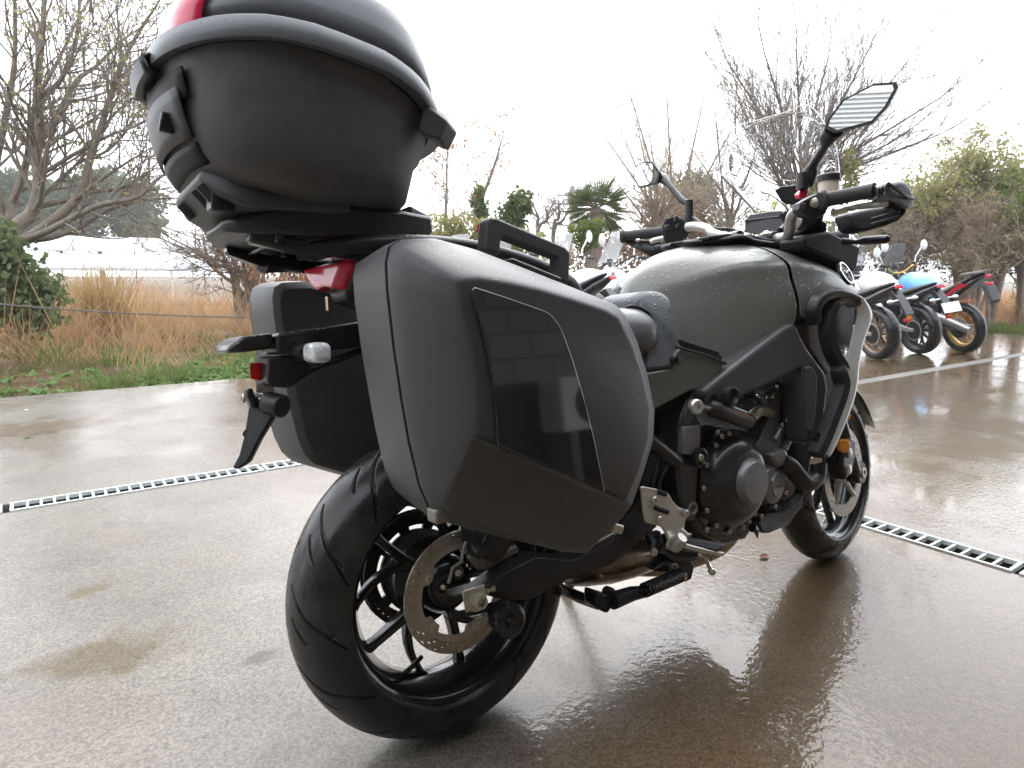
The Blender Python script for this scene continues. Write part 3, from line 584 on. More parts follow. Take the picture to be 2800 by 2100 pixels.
MB().plate([Bz(325, 944, -.0), Bz(352, 945, -.0), Bz(354, 1070, -.0), Bz(329, 1072, -.0)], (.004, 0, 0)).build('reflector_back', 'seam_black', plate)
MB().tube([Bz(545, 880, -.05), Bz(590, 885, -.085)], [.016, .013], 14).build('indicator_stalk', 'black_plastic', plate)
ic = Bz(660, 885, -.11)
MB().box(ic, (.034, .056, .034), Matrix.Rotation(R(4), 3, 'Y')).build('indicator', 'clear_lens', plate, bevel=.011, bseg=4)
MB().tube([Bz(560, 880, .09), Bz(520, 850, .16)], [.016, .014], 12).build('indicator', 'black_plastic', plate)
MB().plate([Bz(275, 1080, 0), Bz(355, 1080, 0), Bz(360, 1140, 0), Bz(275, 1140, 0)], (.01, 0, 0)).build('bracket', 'alu', plate, bevel=.002)
MB().tube([Bz(345, 1200, -.01)+V(0, .0, 0), Bz(450, 1225, -.04)], .021, 12).build('bracket', 'black_plastic', plate, bevel=.003)
for (x, y) in ((212, 1172), (318, 1195)):
    p = Bz(x, y, 0)
    MB().box(p+V(.008, 0, 0), (.012, .024, .034), Matrix.Rotation(R(-12), 3, 'Y')).build('bracket', 'black_plastic', plate, bevel=.004)
    bolt(plate, p+V(-.002, 0, 0), .008, .005, (-1, 0, .1), m='zinc')
sp = [(240, 1140, .02), (360, 1180, -.02), (385, 1290, -.02), (300, 1430, -.015), (225, 1580, -.01), (160, 1622, 0), (120, 1615, .005), (165, 1530, .005), (195, 1420, .01), (178, 1395, .01), (205, 1365, .012)]
MB().plate([Bz(x, y, Y) for x, y, Y in sp], (.012, .012, 0)).build('lower_guard', 'black_plastic', plate, bevel=.004)
mat('rust_dark', (.055, .032, .022), .45, metal=.3, var=.4, vscale=20)
# ---- fuel tank --------------------------------------------------------------------------------------------------
F_ = lambda x, y, Y: b('F', x, y, Y); J_ = lambda x, y, Y: b('J', x, y, Y); E_ = lambda x, y, Y: b('E', x, y, Y); O_ = lambda x, y, Y: b('O', x, y, Y); L_ = lambda x, y, Y: b('L', x, y, Y); H_ = lambda x, y, Y: b('H', x, y, Y); I_ = lambda x, y, Y: b('I', x, y, Y)
stt = [(.578, [(0, .88), (.003, .878), (.010, .868), (.02, .855), (.03, .84), (.045, .82), (.07, .785)]),
       (.595, [(0, .93), (.012, .927), (.035, .905), (.05, .885), (.065, .86), (.08, .83), (.095, .78)]),
       (.63, [(0, .968), (.03, .960), (.06, .915), (.068, .897), (.082, .86), (.095, .82), (.11, .765)]),
       (.68, [(0, .996), (.05, .985), (.098, .925), (.100, .905), (.115, .86), (.125, .81), (.140, .690)]),
       (.74, [(0, 1.018), (.075, 1.004), (.150, .950), (.149, .925), (.163, .87), (.17, .80), (.174, .636)]),
       (.81, [(0, 1.034), (.095, 1.018), (.184, .962), (.179, .935), (.194, .87), (.197, .80), (.195, .622)]),
       (.88, [(0, 1.042), (.10, 1.027), (.199, .967), (.193, .938), (.210, .88), (.215, .82), (.212, .700)]),
       (.985, [(0, 1.044), (.105, 1.03), (.206, .968), (.200, .938), (.219, .89), (.225, .85), (.222, .810)])]
fr_ = [(.99, [(0, 1.044), (.105, 1.03), (.206, .968), (.200, .938), (.219, .89), (.225, .85), (.222, .810)]),
       (1.10, [(0, 1.035), (.105, 1.022), (.208, .965), (.205, .938), (.226, .895), (.232, .86), (.232, .816)]),
       (1.19, [(0, 1.018), (.10, 1.008), (.202, .955), (.204, .935), (.226, .905), (.235, .885), (.238, .868)]),
       (1.27, [(0, .990), (.095, .982), (.187, .945), (.195, .930), (.215, .910), (.228, .895), (.236, .88)]),
       (1.33, [(0, .955), (.085, .950), (.165, .925), (.175, .915), (.193, .905), (.203, .895), (.215, .885)]),
       (1.365, [(0, .915), (.075, .912), (.14, .905), (.15, .900), (.165, .893), (.175, .888), (.185, .880)])]
def tank_rows(S):
    rows = []
    for X, pr in S:
        rows.append([V(X, y, z) for y, z in reversed(pr)] + [V(X, -y, z) for y, z in pr[1:]])
    return rows
tank = MB().grid(tank_rows(stt)).build('fuel_tank', 'tank_paint', bike, solid=.004, sub=2)
MB().grid(tank_rows(fr_)).build('front_cover', 'tank_paint', tank, solid=.004, sub=2)
bk_ = [[V(x, y*k, z) for y, z in ((.9, lo_), (.85, .87), (.4, hi_), (-.4, hi_), (-.85, .87), (-.9, lo_))] for x, k, lo_, hi_ in ((.70, .11, .74, .96), (.82, .18, .72, 1.0), (.98, .22, .80, 1.01), (1.28, .2, .88, .95))]
MB().grid(bk_).build('tank_liner', 'seam_black', tank)
# black trim on top of the tank, key cover
tr = [V(.70, s, z) for s, z in ()]
for s in (-1, 1):
    MB().tube(catmull([V(.79, s*.02, 1.036), V(.80, s*.060, 1.034), V(.86, s*.090, 1.038), V(.92, s*.105, 1.046), V(.985, s*.10, 1.037), V(1.08, s*.10, 1.031), V(1.20, s*.085, 1.012)], 5), .009, 8, flat=.7).build('tank_trim', 'black_plastic', tank)
MB().grid([[V(x, y, z) for y in (-.095, -.04, .04, .095)] for x, z in ((.80, 1.040), (.88, 1.050), (.98, 1.050), (1.1, 1.040), (1.22, 1.015))]).build('tank_top_pad', 'black_plastic', tank, solid=.008, bevel=.002)
# round badge with crossed tuning forks
bc = F_(1290, 1070, -.256); bn = V(.12, -.9, .40).normalized()
MB().lathe([(0, -.004), (.034, -.004), (.034, .003), (.031, .005), (.028, .0035), (0, .0035)], bc, bn, 32).build('badge', 'black_plastic', tank)
d_, u_, v_ = frame_of(bn); m = MB()
m.lathe([(.033, .002), (.033, .0055), (.029, .0055), (.029, .002)], bc, bn, 32, closed=True)
for k in range(3):
    a = R(90+120*k); e = u_*math.cos(a)+v_*math.sin(a); f = u_*math.cos(a+R(90))+v_*math.sin(a+R(90))
    m.tube([bc+d_*.004, bc+d_*.004+e*.014], .0014, 6).tube([bc+d_*.004+e*.028-f*.0035, bc+d_*.004+e*.016-f*.0035, bc+d_*.004+e*.0135, bc+d_*.004+e*.016+f*.0035, bc+d_*.004+e*.028+f*.0035], .0012, 6)
m.build('badge_emblem', 'chrome', tank, smooth=40)
# seat and the grey cover between seat and tank
seat = MB().loft([[V(X, -w_, zb), V(X, -w_, lerp(zb, zt_, .6)), V(X, -w_*.8, zt_-.012), V(X, 0, zt_), V(X, w_*.8, zt_-.012), V(X, w_, lerp(zb, zt_, .6)), V(X, w_, zb)] for X, w_, zb, zt_ in ((-.12, .10, .93, .985), (.05, .14, .88, .955), (.18, .145, .80, .90), (.28, .14, .76, .865), (.38, .125, .75, .862), (.46, .10, .76, .865), (.50, .085, .77, .86))]).build('seat', 'seat_vinyl', bike, sub=2)
MB().tube(catmull([J_(262, 160, -.12), J_(380, 110, -.14), J_(500, 160, -.15), J_(555, 260, -.152), J_(560, 380, -.15), J_(520, 520, -.145)], 6), .004, 8).build('seat_piping', 'seam_black', seat)
kp = [J_(300, 150, -.09), J_(330, 60, -.10), J_(420, 0, -.11), J_(560, -8, -.135), J_(640, 30, -.155), J_(665, 90, -.168), J_(690, 250, -.178), J_(730, 420, -.182), J_(810, 515, -.186), J_(790, 570, -.186), J_(740, 600, -.186), J_(470, 640, -.176), J_(450, 560, -.165)]
kp2 = [p for p in catmull(kp + [kp[0]], 3)][:-1]
MB().loft([[p + V(0, .09, 0) for p in kp2], kp2, [p + V(0, -.004, 0) for p in kp2], [p.lerp(J_(570, 330, -.17), .05) + V(0, -.010, 0) for p in kp2], [p.lerp(J_(570, 330, -.17), .14) + V(0, -.016, 0) for p in kp2]]).build('knee_pad', 'pad_grey', bike, smooth=70, bevel=.002)
bolt(bike, J_(712, 545, -.200), .011, .008, m='black_metal', name='bolt')
rings = []
for X, k in ((.26, 1.0), (.34, 1.0), (.40, 1.0), (.44, .99), (.465, .95), (.485, .84), (.497, .66), (.503, .4)):
    rings.append([V(X, -.138 + (.064*k)*math.cos(t_), .806 + (.44-X)*.05 + (.058*k)*math.sin(t_)) for t_ in np.linspace(0, 2*math.pi, 28, endpoint=False)])
MB().loft(rings).build('seat_flank', 'seat_vinyl', seat, smooth=70)
# panel below the tank
sp_ = [J_(470, 655, -.19), J_(700, 612, -.195), J_(720, 510, -.197), J_(770, 446, -.200), J_(960, 500, -.208), J_(1130, 572, -.212), J_(1040, 690, -.205), J_(950, 770, -.203), J_(860, 790, -.2), J_(700, 870, -.195), J_(545, 950, -.185), J_(380, 980, -.18), J_(300, 800, -.17), J_(330, 660, -.175)]
sdp = MB().plate(sp_, (0, .05, 0)).build('side_panel', 'tank_low', bike, bevel=.004, smooth=40)
MB().tube([J_(735, 440, -.203), J_(770, 447, -.204), J_(960, 500, -.212), J_(1135, 574, -.216)], .0035, 6).build('panel_groove', 'seam_black', sdp)
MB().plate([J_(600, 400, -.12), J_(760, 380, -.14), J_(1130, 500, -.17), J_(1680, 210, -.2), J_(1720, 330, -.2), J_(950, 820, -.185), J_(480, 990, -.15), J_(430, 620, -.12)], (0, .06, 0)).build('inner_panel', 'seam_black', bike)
# dark frame cover running up to the steering head and its front limb
fc = [(955, 792), (1180, 610), (1400, 440), (1600, 290), (1660, 255), (1715, 262), (1745, 350), (1800, 450), (1880, 560), (1940, 640), (1962, 760), (1950, 900), (1925, 1080), (1905, 1215), (1800, 1215), (1785, 1100), (1760, 760), (1745, 620), (1600, 690), (1420, 775), (1290, 830), (1190, 880), (1100, 905), (1040, 880), (985, 860)]
fm = [J_(x, y, -.225 - .022*(x-950)/1000) for x, y in fc]
fcv = MB().plate(fm, (0, .07, 0)).build('frame_cover', 'frame_grey', bike, bevel=.014, bseg=4, smooth=60)
MB().lathe([(.0, -.004), (.023, -.004), (.023, .012), (.019, .014), (.014, .004), (0, .004)], J_(1160, 835, -.238), (0, -1, 0), 24).build('grommet', 'black_plastic', fcv)
MB().lathe([(.0, -.004), (.023, -.004), (.023, .006), (.014, .004), (0, .004)], J_(1015, 900, -.225), (0, -1, 0), 24).build('grommet', 'seam_black', fcv)
MB().plate([J_(1790, 600, -.262), J_(1835, 590, -.262), J_(1880, 680, -.262), J_(1870, 880, -.262), J_(1845, 1120, -.258), J_(1810, 1120, -.256), J_(1800, 800, -.258)], (0, .02, 0)).build('limb_rib', 'frame_grey', fcv, bevel=.006, bseg=3)
bolt(fcv, J_(1860, 1160, -.262), .014, .008, m='black_metal')
# winglet on the right and its black duct edge
wo_ = [('F', 1340, 1184), ('F', 1400, 1235), ('F', 1432, 1285), ('F', 1420, 1330), ('F', 1385, 1400), ('F', 1362, 1470), ('F', 1352, 1560), ('E', 1536, 110), ('E', 1532, 200), ('E', 1500, 330), ('E', 1440, 470), ('E', 1380, 600), ('E', 1336, 674)]
wi_ = [('F', 1334, 1196), ('F', 1346, 1245), ('F', 1350, 1295), ('F', 1340, 1340), ('F', 1322, 1400), ('F', 1305, 1470), ('F', 1290, 1545), ('E', 1440, 140), ('E', 1450, 200), ('E', 1434, 300), ('E', 1393, 430), ('E', 1343, 560), ('E', 1316, 642)]
rows = []
for (z0, x0, y0), (z1, x1, y1) in zip(wi_, wo_):
    a_, c_ = b(z0, x0, y0, -.268), b(z1, x1, y1, -.262); rows.append([a_, a_.lerp(c_, .3) + V(0, -.016, 0), a_.lerp(c_, .65) + V(0, -.020, 0), c_])
wing = MB().grid(rows).build('winglet', 'wing_paint_lit', bike, solid=.006, sub=1)
ribbon(catmull([F_(1128, 1335, -.245), F_(1120, 1270, -.25), F_(1150, 1210, -.255), F_(1215, 1178, -.26), F_(1280, 1188, -.262), F_(1340, 1215, -.265)], 6), .034, .03).build('duct_edge', 'black_plastic', wing, bevel=.004)
ribbon(catmull([F_(1225, 1235, -.262), F_(1195, 1310, -.262), F_(1195, 1400, -.262), F_(1222, 1490, -.265), F_(1268, 1570, -.27), E_(1425, 150, -.275), E_(1442, 215, -.276), E_(1425, 300, -.275), E_(1380, 420, -.272), E_(1325, 560, -.27), E_(1280, 650, -.265)], 5), .036, .03).build('duct_edge', 'black_plastic', wing, bevel=.004)
ribbon(catmull([F_(1205, 1262, -.255), F_(1240, 1215, -.257), F_(1300, 1216, -.26), F_(1340, 1235, -.262)], 6), .02, .03).build('duct_edge', 'frame_grey', wing, bevel=.003)
MB().grid([[J_(1870, 160, -.20), J_(2170, 60, -.21)], [J_(1860, 420, -.19), J_(2130, 420, -.2)]]).build('duct_floor', 'seam_black', wing, solid=.01)
MB().plate([J_(1790, 250, -.21), J_(1900, 270, -.21), J_(1910, 420, -.21), J_(1930, 560, -.215), J_(1990, 650, -.22), J_(1950, 660, -.22), J_(1880, 560, -.215), J_(1800, 440, -.21)], (0, .06, 0)).build('radiator_bracket', 'rust_dark', bike, bevel=.004)
m = MB().plate([V(1.06, -.2, .50), V(1.2, -.2, .50), V(1.3, -.2, .86), V(1.15, -.2, .86)], (0, .4, 0)); rad_ = m.build('radiator', 'black_plastic', bike)
MB().box(F_(1240, 1495, -.24), (.05, .02, .014)).build('duct_tab', 'black_plastic', wing, bevel=.002)
MB().box(I_(785, 850, -.235), (.04, .012, .014)).build('clip', 'fluid_tank', bike)
# nose / cowl seen beyond the tank
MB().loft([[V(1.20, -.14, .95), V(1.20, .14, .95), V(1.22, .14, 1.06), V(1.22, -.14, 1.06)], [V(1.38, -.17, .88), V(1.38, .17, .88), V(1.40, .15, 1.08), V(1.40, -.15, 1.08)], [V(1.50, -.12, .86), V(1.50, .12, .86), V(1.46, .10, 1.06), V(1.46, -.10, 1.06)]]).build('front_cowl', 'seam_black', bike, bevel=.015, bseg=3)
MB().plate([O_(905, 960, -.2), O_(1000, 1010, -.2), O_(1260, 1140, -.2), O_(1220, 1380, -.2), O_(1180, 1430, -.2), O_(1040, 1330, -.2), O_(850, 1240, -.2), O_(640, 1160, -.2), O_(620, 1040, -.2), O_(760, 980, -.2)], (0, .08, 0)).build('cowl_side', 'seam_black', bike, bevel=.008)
MB().tube([O_(1050, 1080, -.22), O_(1200, 1085, -.25), O_(1290, 1070, -.27), O_(1450, 1060, -.30), O_(1560, 1055, -.325), O_(1588, 1055, -.33)], [.014, .008, .014, .0155, .0145, .008], 12, flat=.8).build('front_indicator', 'black_plastic', bike)

# ---- engine -----------------------------------------------------------------------------------------------------
eo = [(430, 520), (520, 480), (640, 470), (780, 500), (900, 520), (960, 300), (1050, 230), (1110, 215), (1160, 300), (1170, 480), (1110, 650), (1150, 750), (1168, 840), (1135, 930), (1050, 1040), (900, 1100), (860, 1160), (730, 1190), (640, 1140), (560, 1020), (440, 1020)]
eng = MB().plate([E_(x, y, -.15) for x, y in eo], (0, .30, 0)).build('engine', 'engine_black', bike, bevel=.006, bseg=2, smooth=40)
# timing cover on the head
tcv = [(900, 640), (960, 540), (1010, 420), (985, 330), (1000, 260), (1050, 225), (1105, 218), (1120, 260), (1140, 300), (1165, 360), (1165, 480), (1130, 560), (1080, 660), (1020, 690), (960, 680)]
MB().plate([E_(x, y, -.165) for x, y in tcv], (0, .04, 0)).build('timing_cover', 'engine_grey', eng, bevel=.004, bseg=2)
MB().tube(catmull([E_(1080, 230, -.17), E_(1095, 270, -.17), E_(1080, 300, -.17), E_(1120, 340, -.17), E_(1150, 370, -.17)], 5), .005, 6).build('cover_rib', 'engine_grey', eng)
for (x0, y0, x1, y1) in ((1085, 470, 1035, 560), (1135, 530, 1095, 620), (1110, 440, 1100, 470)):
    MB().tube([E_(x0, y0, -.172), E_(x1, y1, -.172)], .0085, 10).build('bolt_boss', 'engine_grey', eng); bolt(eng, E_(x0-4, y0-4, -.178), .008, .006, (.3, -.8, .5))
for (x, y) in ((935, 290), (988, 293), (1022, 290), (1052, 235), (1105, 435)):
    MB().tube([E_(x, y, -.165), E_(x, y, -.185)], .0095, 12).build('bolt_boss', 'black_metal', eng); bolt(eng, E_(x, y, -.185), .008, .006)
MB().tube(catmull([E_(1010, 390, -.17), E_(960, 380, -.18), E_(920, 400, -.18), E_(890, 430, -.17)], 5), .014, 12).build('coolant_stub', 'zinc', eng)
# clutch cover: big dome, cap, rim with bolts
cx = lambda x, y, Y: E_(x, y, Y)
c0 = E_(745, 800, -.165); rad0 = .118
MB().lathe([(rad0*1.10, -.01), (rad0*1.10, .012), (rad0, .020), (rad0*.96, .034), (rad0*.86, .050), (rad0*.70, .062), (rad0*.62, .065), (0, .066)], c0, (0.05, -1, 0), 48).build('clutch_cover', 'engine_black', eng, smooth=50)
c1 = E_(912, 815, -.242)
MB().lathe([(.062, -.05), (.060, -.015), (.056, .002), (.050, .008), (0, .009)], c1, (0.05, -1, 0.03), 36).build('cover_cap', 'engine_grey', eng, smooth=40)
MB().lathe([(.062, -.07), (.060, -.02), (.052, -.006), (.034, 0), (.032, .006), (0, .006)], E_(1050, 830, -.195), (.1, -1, 0), 32).build('pickup_cover', 'engine_grey', eng, smooth=40)
mk = MB()      # small raised lettering on the cap, as faint as in the photograph
for i, hgt in enumerate((1, .8, 1, .8, 1, .9)):
    p = E_(1022+i*11, 848-i*2, -.2025); mk.box(p, (.0022, .001, .006*hgt)).box(p+V(.0018, 0, .002*(-1)**i), (.0028, .001, .0014))
mk.build('cover_lettering', 'engine_black', eng)
for k in range(10):
    a = R(100+26*k); p = c0 + V(rad0*1.06*math.cos(a), -.004, rad0*1.06*math.sin(a))
    MB().tube([p, p+V(0, -.022, 0)], .0085, 10).build('bolt_boss', 'engine_black', eng); bolt(eng, p+V(0, -.022, 0), .0065, .005, m='zinc')
for (x, y) in ((918, 945), (1040, 965), (955, 1022), (882, 1040), (1105, 880), (1100, 790), (625, 1103), (718, 538)):
    MB().tube([E_(x, y, -.17), E_(x, y, -.196)], .0085, 10).build('bolt_boss', 'engine_black', eng); bolt(eng, E_(x, y, -.196), .0065, .005, m='zinc')
MB().plate([E_(x, y, -.175) for x, y in ((960, 640), (1040, 600), (1065, 640), (1030, 720), (980, 700))], (0, -.03, 0)).build('thermostat_body', 'engine_grey', eng, bevel=.01, bseg=3)
MB().tube(catmull([E_(1075, 690, -.19), E_(1130, 720, -.20), E_(1180, 780, -.21), E_(1230, 820, -.215), E_(1285, 790, -.215), E_(1300, 700, -.21)], 6), .0235, 14).build('radiator_hose', 'black_plastic', bike)
MB().plate([E_(x, y, -.16) for x, y in ((880, 1040), (930, 990), (1040, 980), (1150, 880), (1165, 840), (1140, 950), (1060, 1060), (940, 1110), (905, 1110))], (0, -.03, 0)).build('sump_rib', 'engine_black', eng, bevel=.006)
MB().tube([E_(900, 1090, -.19), E_(925, 1110, -.19), E_(932, 1155, -.19)], [.012, .008, .001], 8).build('drain_tip', 'engine_black', eng)
MB().plate([E_(x, y, -.165) for x, y in ((780, 1070), (820, 1030), (850, 1040), (850, 1090), (800, 1100))], (0, -.025, 0)).build('oil_filler', 'wet_black', eng, bevel=.006)
for i in range(5):    # oil lines and hoses in the shadow behind the head
    MB().tube(catmull([E_(880+i*22, 480, -.145), E_(860+i*18, 560, -.15), E_(850+i*16, 640, -.15)], 4), .007, 8).build('coolant_line', 'black_metal', eng)
# strut / slider rod fixed between the frame and the head, printed label
sr = MB().tube([E_(548, 358, -.25), E_(650, 372, -.235)], .0085, 12).build('frame_slider', 'black_metal', bike)
MB().tube([E_(640, 365, -.235), E_(660, 372, -.232), E_(720, 388, -.226), E_(860, 440, -.212), E_(880, 448, -.210)], [.012, .020, .021, .021, .018], 20).build('slider_body', 'black_plastic', sr)
pa, pb = E_(735, 383, -.226), E_(845, 425, -.212); ax_ = (pb-pa).normalized(); upv = V(0, -.75, .55); upv = (upv - ax_*upv.dot(ax_)).normalized(); upv2 = V(0, -.95, .15); upv2 = (upv2 - ax_*upv2.dot(ax_)).normalized()
mk = MB(); mo = MB()
for i in range(9):
    p = pa.lerp(pb, .16+.08*i) + upv*.0205; s_ = ax_.cross(upv)
    mk.add([p - ax_*.003 - s_*.003, p + ax_*.003 - s_*.003, p + ax_*.0028 + s_*.003, p - ax_*.0012 + s_*.003], [(0, 1, 2, 3)])
p = pa.lerp(pb, .5) + upv2*.0212; 
mo.add([pa + upv2*.0212 - ax_*0, pb + upv2*.0212, pb + upv2*.0212 + V(0, 0, .0018), pa + upv2*.0212 + V(0, 0, .0018)], [(0, 1, 2, 3)])
q0 = pa.lerp(pb, .03) + upv*.0212; s_ = ax_.cross(upv); mo.add([q0 - ax_*.005 - s_*.004, q0 + ax_*.005 - s_*.004, q0 + ax_*.005 + s_*.004, q0 - ax_*.005 + s_*.004], [(0, 1, 2, 3)])
mk.build('slider_lettering', 'white_mark', sr); mo.build('slider_stripe', 'orange_mark', sr)
MB().lathe([(0, 0), (.017, 0), (.017, .010), (.014, .014), (.007, .014), (.007, .008), (0, .008)], E_(550, 358, -.252), (-.25, -1, .05), 20).build('slider_bolt', 'alu', sr)
MB().lathe([(0, 0), (.019, 0), (.019, .01), (.015, .013), (0, .013)], E_(872, 445, -.209), (.9, -.3, -.3), 16).build('slider_cap', 'black_metal', sr)
# frame plates
fp = MB().plate([E_(x, y, -.19) for x, y in ((545, 255), (600, 255), (600, 330), (560, 400), (600, 470), (590, 600), (600, 640), (580, 720), (560, 1050), (500, 1050), (470, 900), (450, 760), (470, 640), (462, 480), (480, 400), (510, 320))], (0, .05, 0)).build('frame', 'engine_black', bike, bevel=.008, bseg=3)
MB().plate([E_(x, y, -.20) for x, y in ((488, 480), (590, 470), (592, 560), (585, 640), (540, 655), (480, 645), (485, 560))], (0, .02, 0)).build('frame_plate', 'engine_grey', fp, bevel=.004)
MB().plate([E_(x, y, -.193) for x, y in ((545, 260), (605, 270), (590, 300), (560, 400), (530, 470), (490, 480), (490, 410), (520, 330))], (0, .02, 0)).build('frame_plate', 'frame_grey', fp, bevel=.005)
MB().lathe([(0, -.01), (.024, -.01), (.024, .006), (.018, .008), (.013, 0), (0, 0)], E_(582, 668, -.205), (0, -1, 0), 24).build('pivot_cap', 'black_metal', fp); bolt(fp, E_(580, 665, -.208), .009, .008, m='zinc')
bolt(fp, E_(595, 268, -.2), .010, .007, m='zinc')
MB().lathe([(0, 0), (.017, 0), (.017, .004), (.012, .006), (.008, .002), (0, .002)], E_(535, 975, -.188), (0, -1, 0), 20).build('pivot_cap', 'caliper_grey', fp)
MB().tube([E_(270, 560, -.20), E_(360, 630, -.20), E_(440, 690, -.19)], .017, 12).build('subframe_tube', 'black_metal', bike); bolt(bike, E_(446, 685, -.20), .007, .006)
MB().tube([E_(230, 900, -.12), E_(300, 700, -.13), E_(330, 560, -.13), E_(420, 350, -.12)], .02, 10).build('subframe_tube', 'black_plastic', bike)
MB().loft([[V(X, -.13, z0), V(X, .13, z0), V(X, .13, z1), V(X, -.13, z1)] for X, z0, z1 in ((.12, .55, .80), (.35, .42, .78), (.58, .40, .74))]).build('battery_box', 'black_plastic', bike, bevel=.02)
MB().tube([V(.30, 0, .42), V(.36, 0, .62)], .035, 16).build('rear_shock', 'black_metal', bike)
for i, yy in enumerate((-.16, -.155, -.165)):
    MB().tube(catmull([E_(300+i*25, 560, yy), E_(330+i*30, 700, yy), E_(300+i*20, 830, yy), E_(330+i*14, 1000, yy)], 6), .005, 8).build('hose', 'black_plastic', bike)

# ---- footrest hanger ---------------------------------------------------------------------------------------------
fh = [(945, 0), (935, -60), (955, -75), (1130, -40), (1180, -20), (1215, 0), (1260, 80), (1310, 130), (1350, 150), (1400, 160), (1408, 200), (1395, 240), (1378, 290), (1378, 340), (1330, 400), (1350, 440), (1345, 490), (1300, 555), (1235, 575), (1205, 560), (1200, 520), (1215, 480), (1190, 400), (1150, 340), (1100, 320), (1030, 305), (985, 295), (965, 220)]
hang = MB().plate([L_(x, y, -.222) for x, y in fh], (0, .008, 0)).build('footrest_hanger', 'alu', bike, bevel=.0025, smooth=30)
for (x0, y0, x1, y1) in ((1072, 140, 1198, 185), (1100, -18, 1178, 5)):
    MB().tube([L_(x0, y0, -.2228), L_(x1, y1, -.2228)], .006, 10, flat=1).build('slot', 'seam_black', hang)
for (x, y) in ((1060, 65), (1110, 260), (1380, 195)): bolt(hang, L_(x, y, -.225), .0085, .006, m='alu')
MB().tube([L_(1270, 505, -.22), L_(1310, 480, -.235), L_(1350, 440, -.245)], [.02, .016, .012], 12).tube([L_(1320, 380, -.225), L_(1400, 430, -.24), L_(1440, 410, -.245)], [.012, .008, .003], 8).build('peg_bracket', 'alu', hang, smooth=50)
bolt(hang, L_(1298, 540, -.235), .006, .006, (0, -1, -.2))
MB().loft([[L_(1385, 455, -.245)+V(-.004, 0, .0), L_(1400, 450, -.245)+V(.012, .01, 0), L_(1385, 500, -.245)+V(.012, .01, 0), L_(1385, 505, -.245)], [L_(1760, 520, -.30), L_(1785, 520, -.30)+V(.012, .01, 0), L_(1780, 590, -.30)+V(.012, .01, 0), L_(1700, 580, -.30)]]).build('footpeg_rubber', 'grip_rubber', hang, bevel=.004)
MB().loft([[L_(1350, 495, -.243), L_(1380, 490, -.243), L_(1380, 560, -.243), L_(1350, 550, -.243)], [L_(1670, 585, -.297), L_(1775, 585, -.297), L_(1775, 635, -.297), L_(1690, 628, -.297)]]).build('footpeg', 'alu', hang, bevel=.003)
MB().tube([L_(1500, 600, -.24), L_(1575, 645, -.25), L_(1640, 775, -.255)], [.006, .0055, .0055], 10).ball(L_(1648, 783, -.256), .0095, 12, 8).build('brake_pedal_tip', 'chrome', hang)
MB().tube([L_(1200, 560, -.2), L_(1350, 600, -.22), L_(1520, 610, -.24)], [.012, .010, .008], 8).build('brake_pedal', 'black_metal', hang)
MB().tube([L_(1050, 420, -.17), L_(1090, 520, -.19), L_(1060, 590, -.19)], [.02, .016, .012], 10).build('brake_cylinder', 'black_metal', hang); bolt(hang, L_(1060, 588, -.205), .009, .005, m='alu')
# ---- exhaust -----------------------------------------------------------------------------------------------------
def oring(c, rx_, rz_, ry, n=20): return [c + V(rx_*0, ry*math.cos(2*math.pi*k/n), rz_*math.sin(2*math.pi*k/n)) for k in range(n)]
ex = MB().loft([oring(V(X, y, z), 0, h, w_) for X, y, z, w_, h in ((.235, .0, .305, .06, .02), (.25, .0, .305, .10, .035), (.285, 0, .30, .122, .055), (.34, 0, .288, .130, .072), (.42, 0, .276, .132, .076), (.50, 0, .266, .128, .072), (.55, 0, .25, .11, .058), (.59, .02, .232, .07, .042))]).build('exhaust_chamber', 'exhaust_bronze', bike, smooth=60)
MB().tube(catmull([V(.55, .01, .215), V(.66, -.01, .19), V(.80, -.03, .19), V(.90, -.04, .215), V(.98, -.04, .30)], 6), .036, 18).build('exhaust_pipe', 'exhaust_steel', ex)
MB().tube(catmull([V(.60, .06, .215), V(.75, .05, .20), V(.92, .04, .22), V(.98, .03, .32)], 6), .034, 16).build('exhaust_pipe', 'exhaust_steel', ex)
MB().tube([V(.36, -.12, .225), V(.36, -.137, .225)], .014, 10).build('exhaust_bolt', 'chrome', ex)
# ---- centre stand -------------------------------------------------------------------------------------------------
cs_ = MB().tube([L_(640, 1080, -.15), L_(830, 1010, -.15), L_(950, 990, -.15), L_(980, 975, -.15), L_(1340, 830, -.15)], [.020, .017, .014, .009, .009], 14).build('centre_stand', 'black_metal', bike)
MB().plate([L_(505, 990, -.15), L_(560, 1010, -.15), L_(660, 1040, -.15), L_(650, 1140, -.15), L_(600, 1215, -.15), L_(500, 1160, -.15)], (0, .05, 0)).build('stand_foot', 'black_metal', cs_, bevel=.006)
MB().tube([L_(500, 1110, -.13), L_(300, 1040, -.06), L_(100, 950, .02)], .0135, 12).build('stand_lever', 'black_metal', cs_)
m = MB(); pa, pb = L_(960, 975, -.165), L_(1330, 820, -.165); d_, u_, v_ = frame_of(pb-pa); L0 = (pb-pa).length
m.tube([pa + d_*(L0*i/220) + u_*(.0145*math.cos(i*2*math.pi/11)) + v_*(.0145*math.sin(i*2*math.pi/11)) for i in range(221)], .0033, 6); m.build('spring', 'black_metal', cs_)
MB().plate([L_(1345, 800, -.17), L_(1380, 800, -.17), L_(1388, 850, -.17), L_(1370, 888, -.17), L_(1340, 880, -.17)], (0, -.004, 0)).build('spring_hook', 'zinc', cs_, bevel=.001)
MB().plate([L_(x, y, -.14) for x, y in ((1060, 780), (1160, 700), (1250, 640), (1330, 610), (1420, 640), (1480, 720), (1450, 860), (1390, 900), (1330, 840), (1200, 800))], (0, .06, 0)).build('stand_bracket', 'black_metal', cs_, bevel=.006)
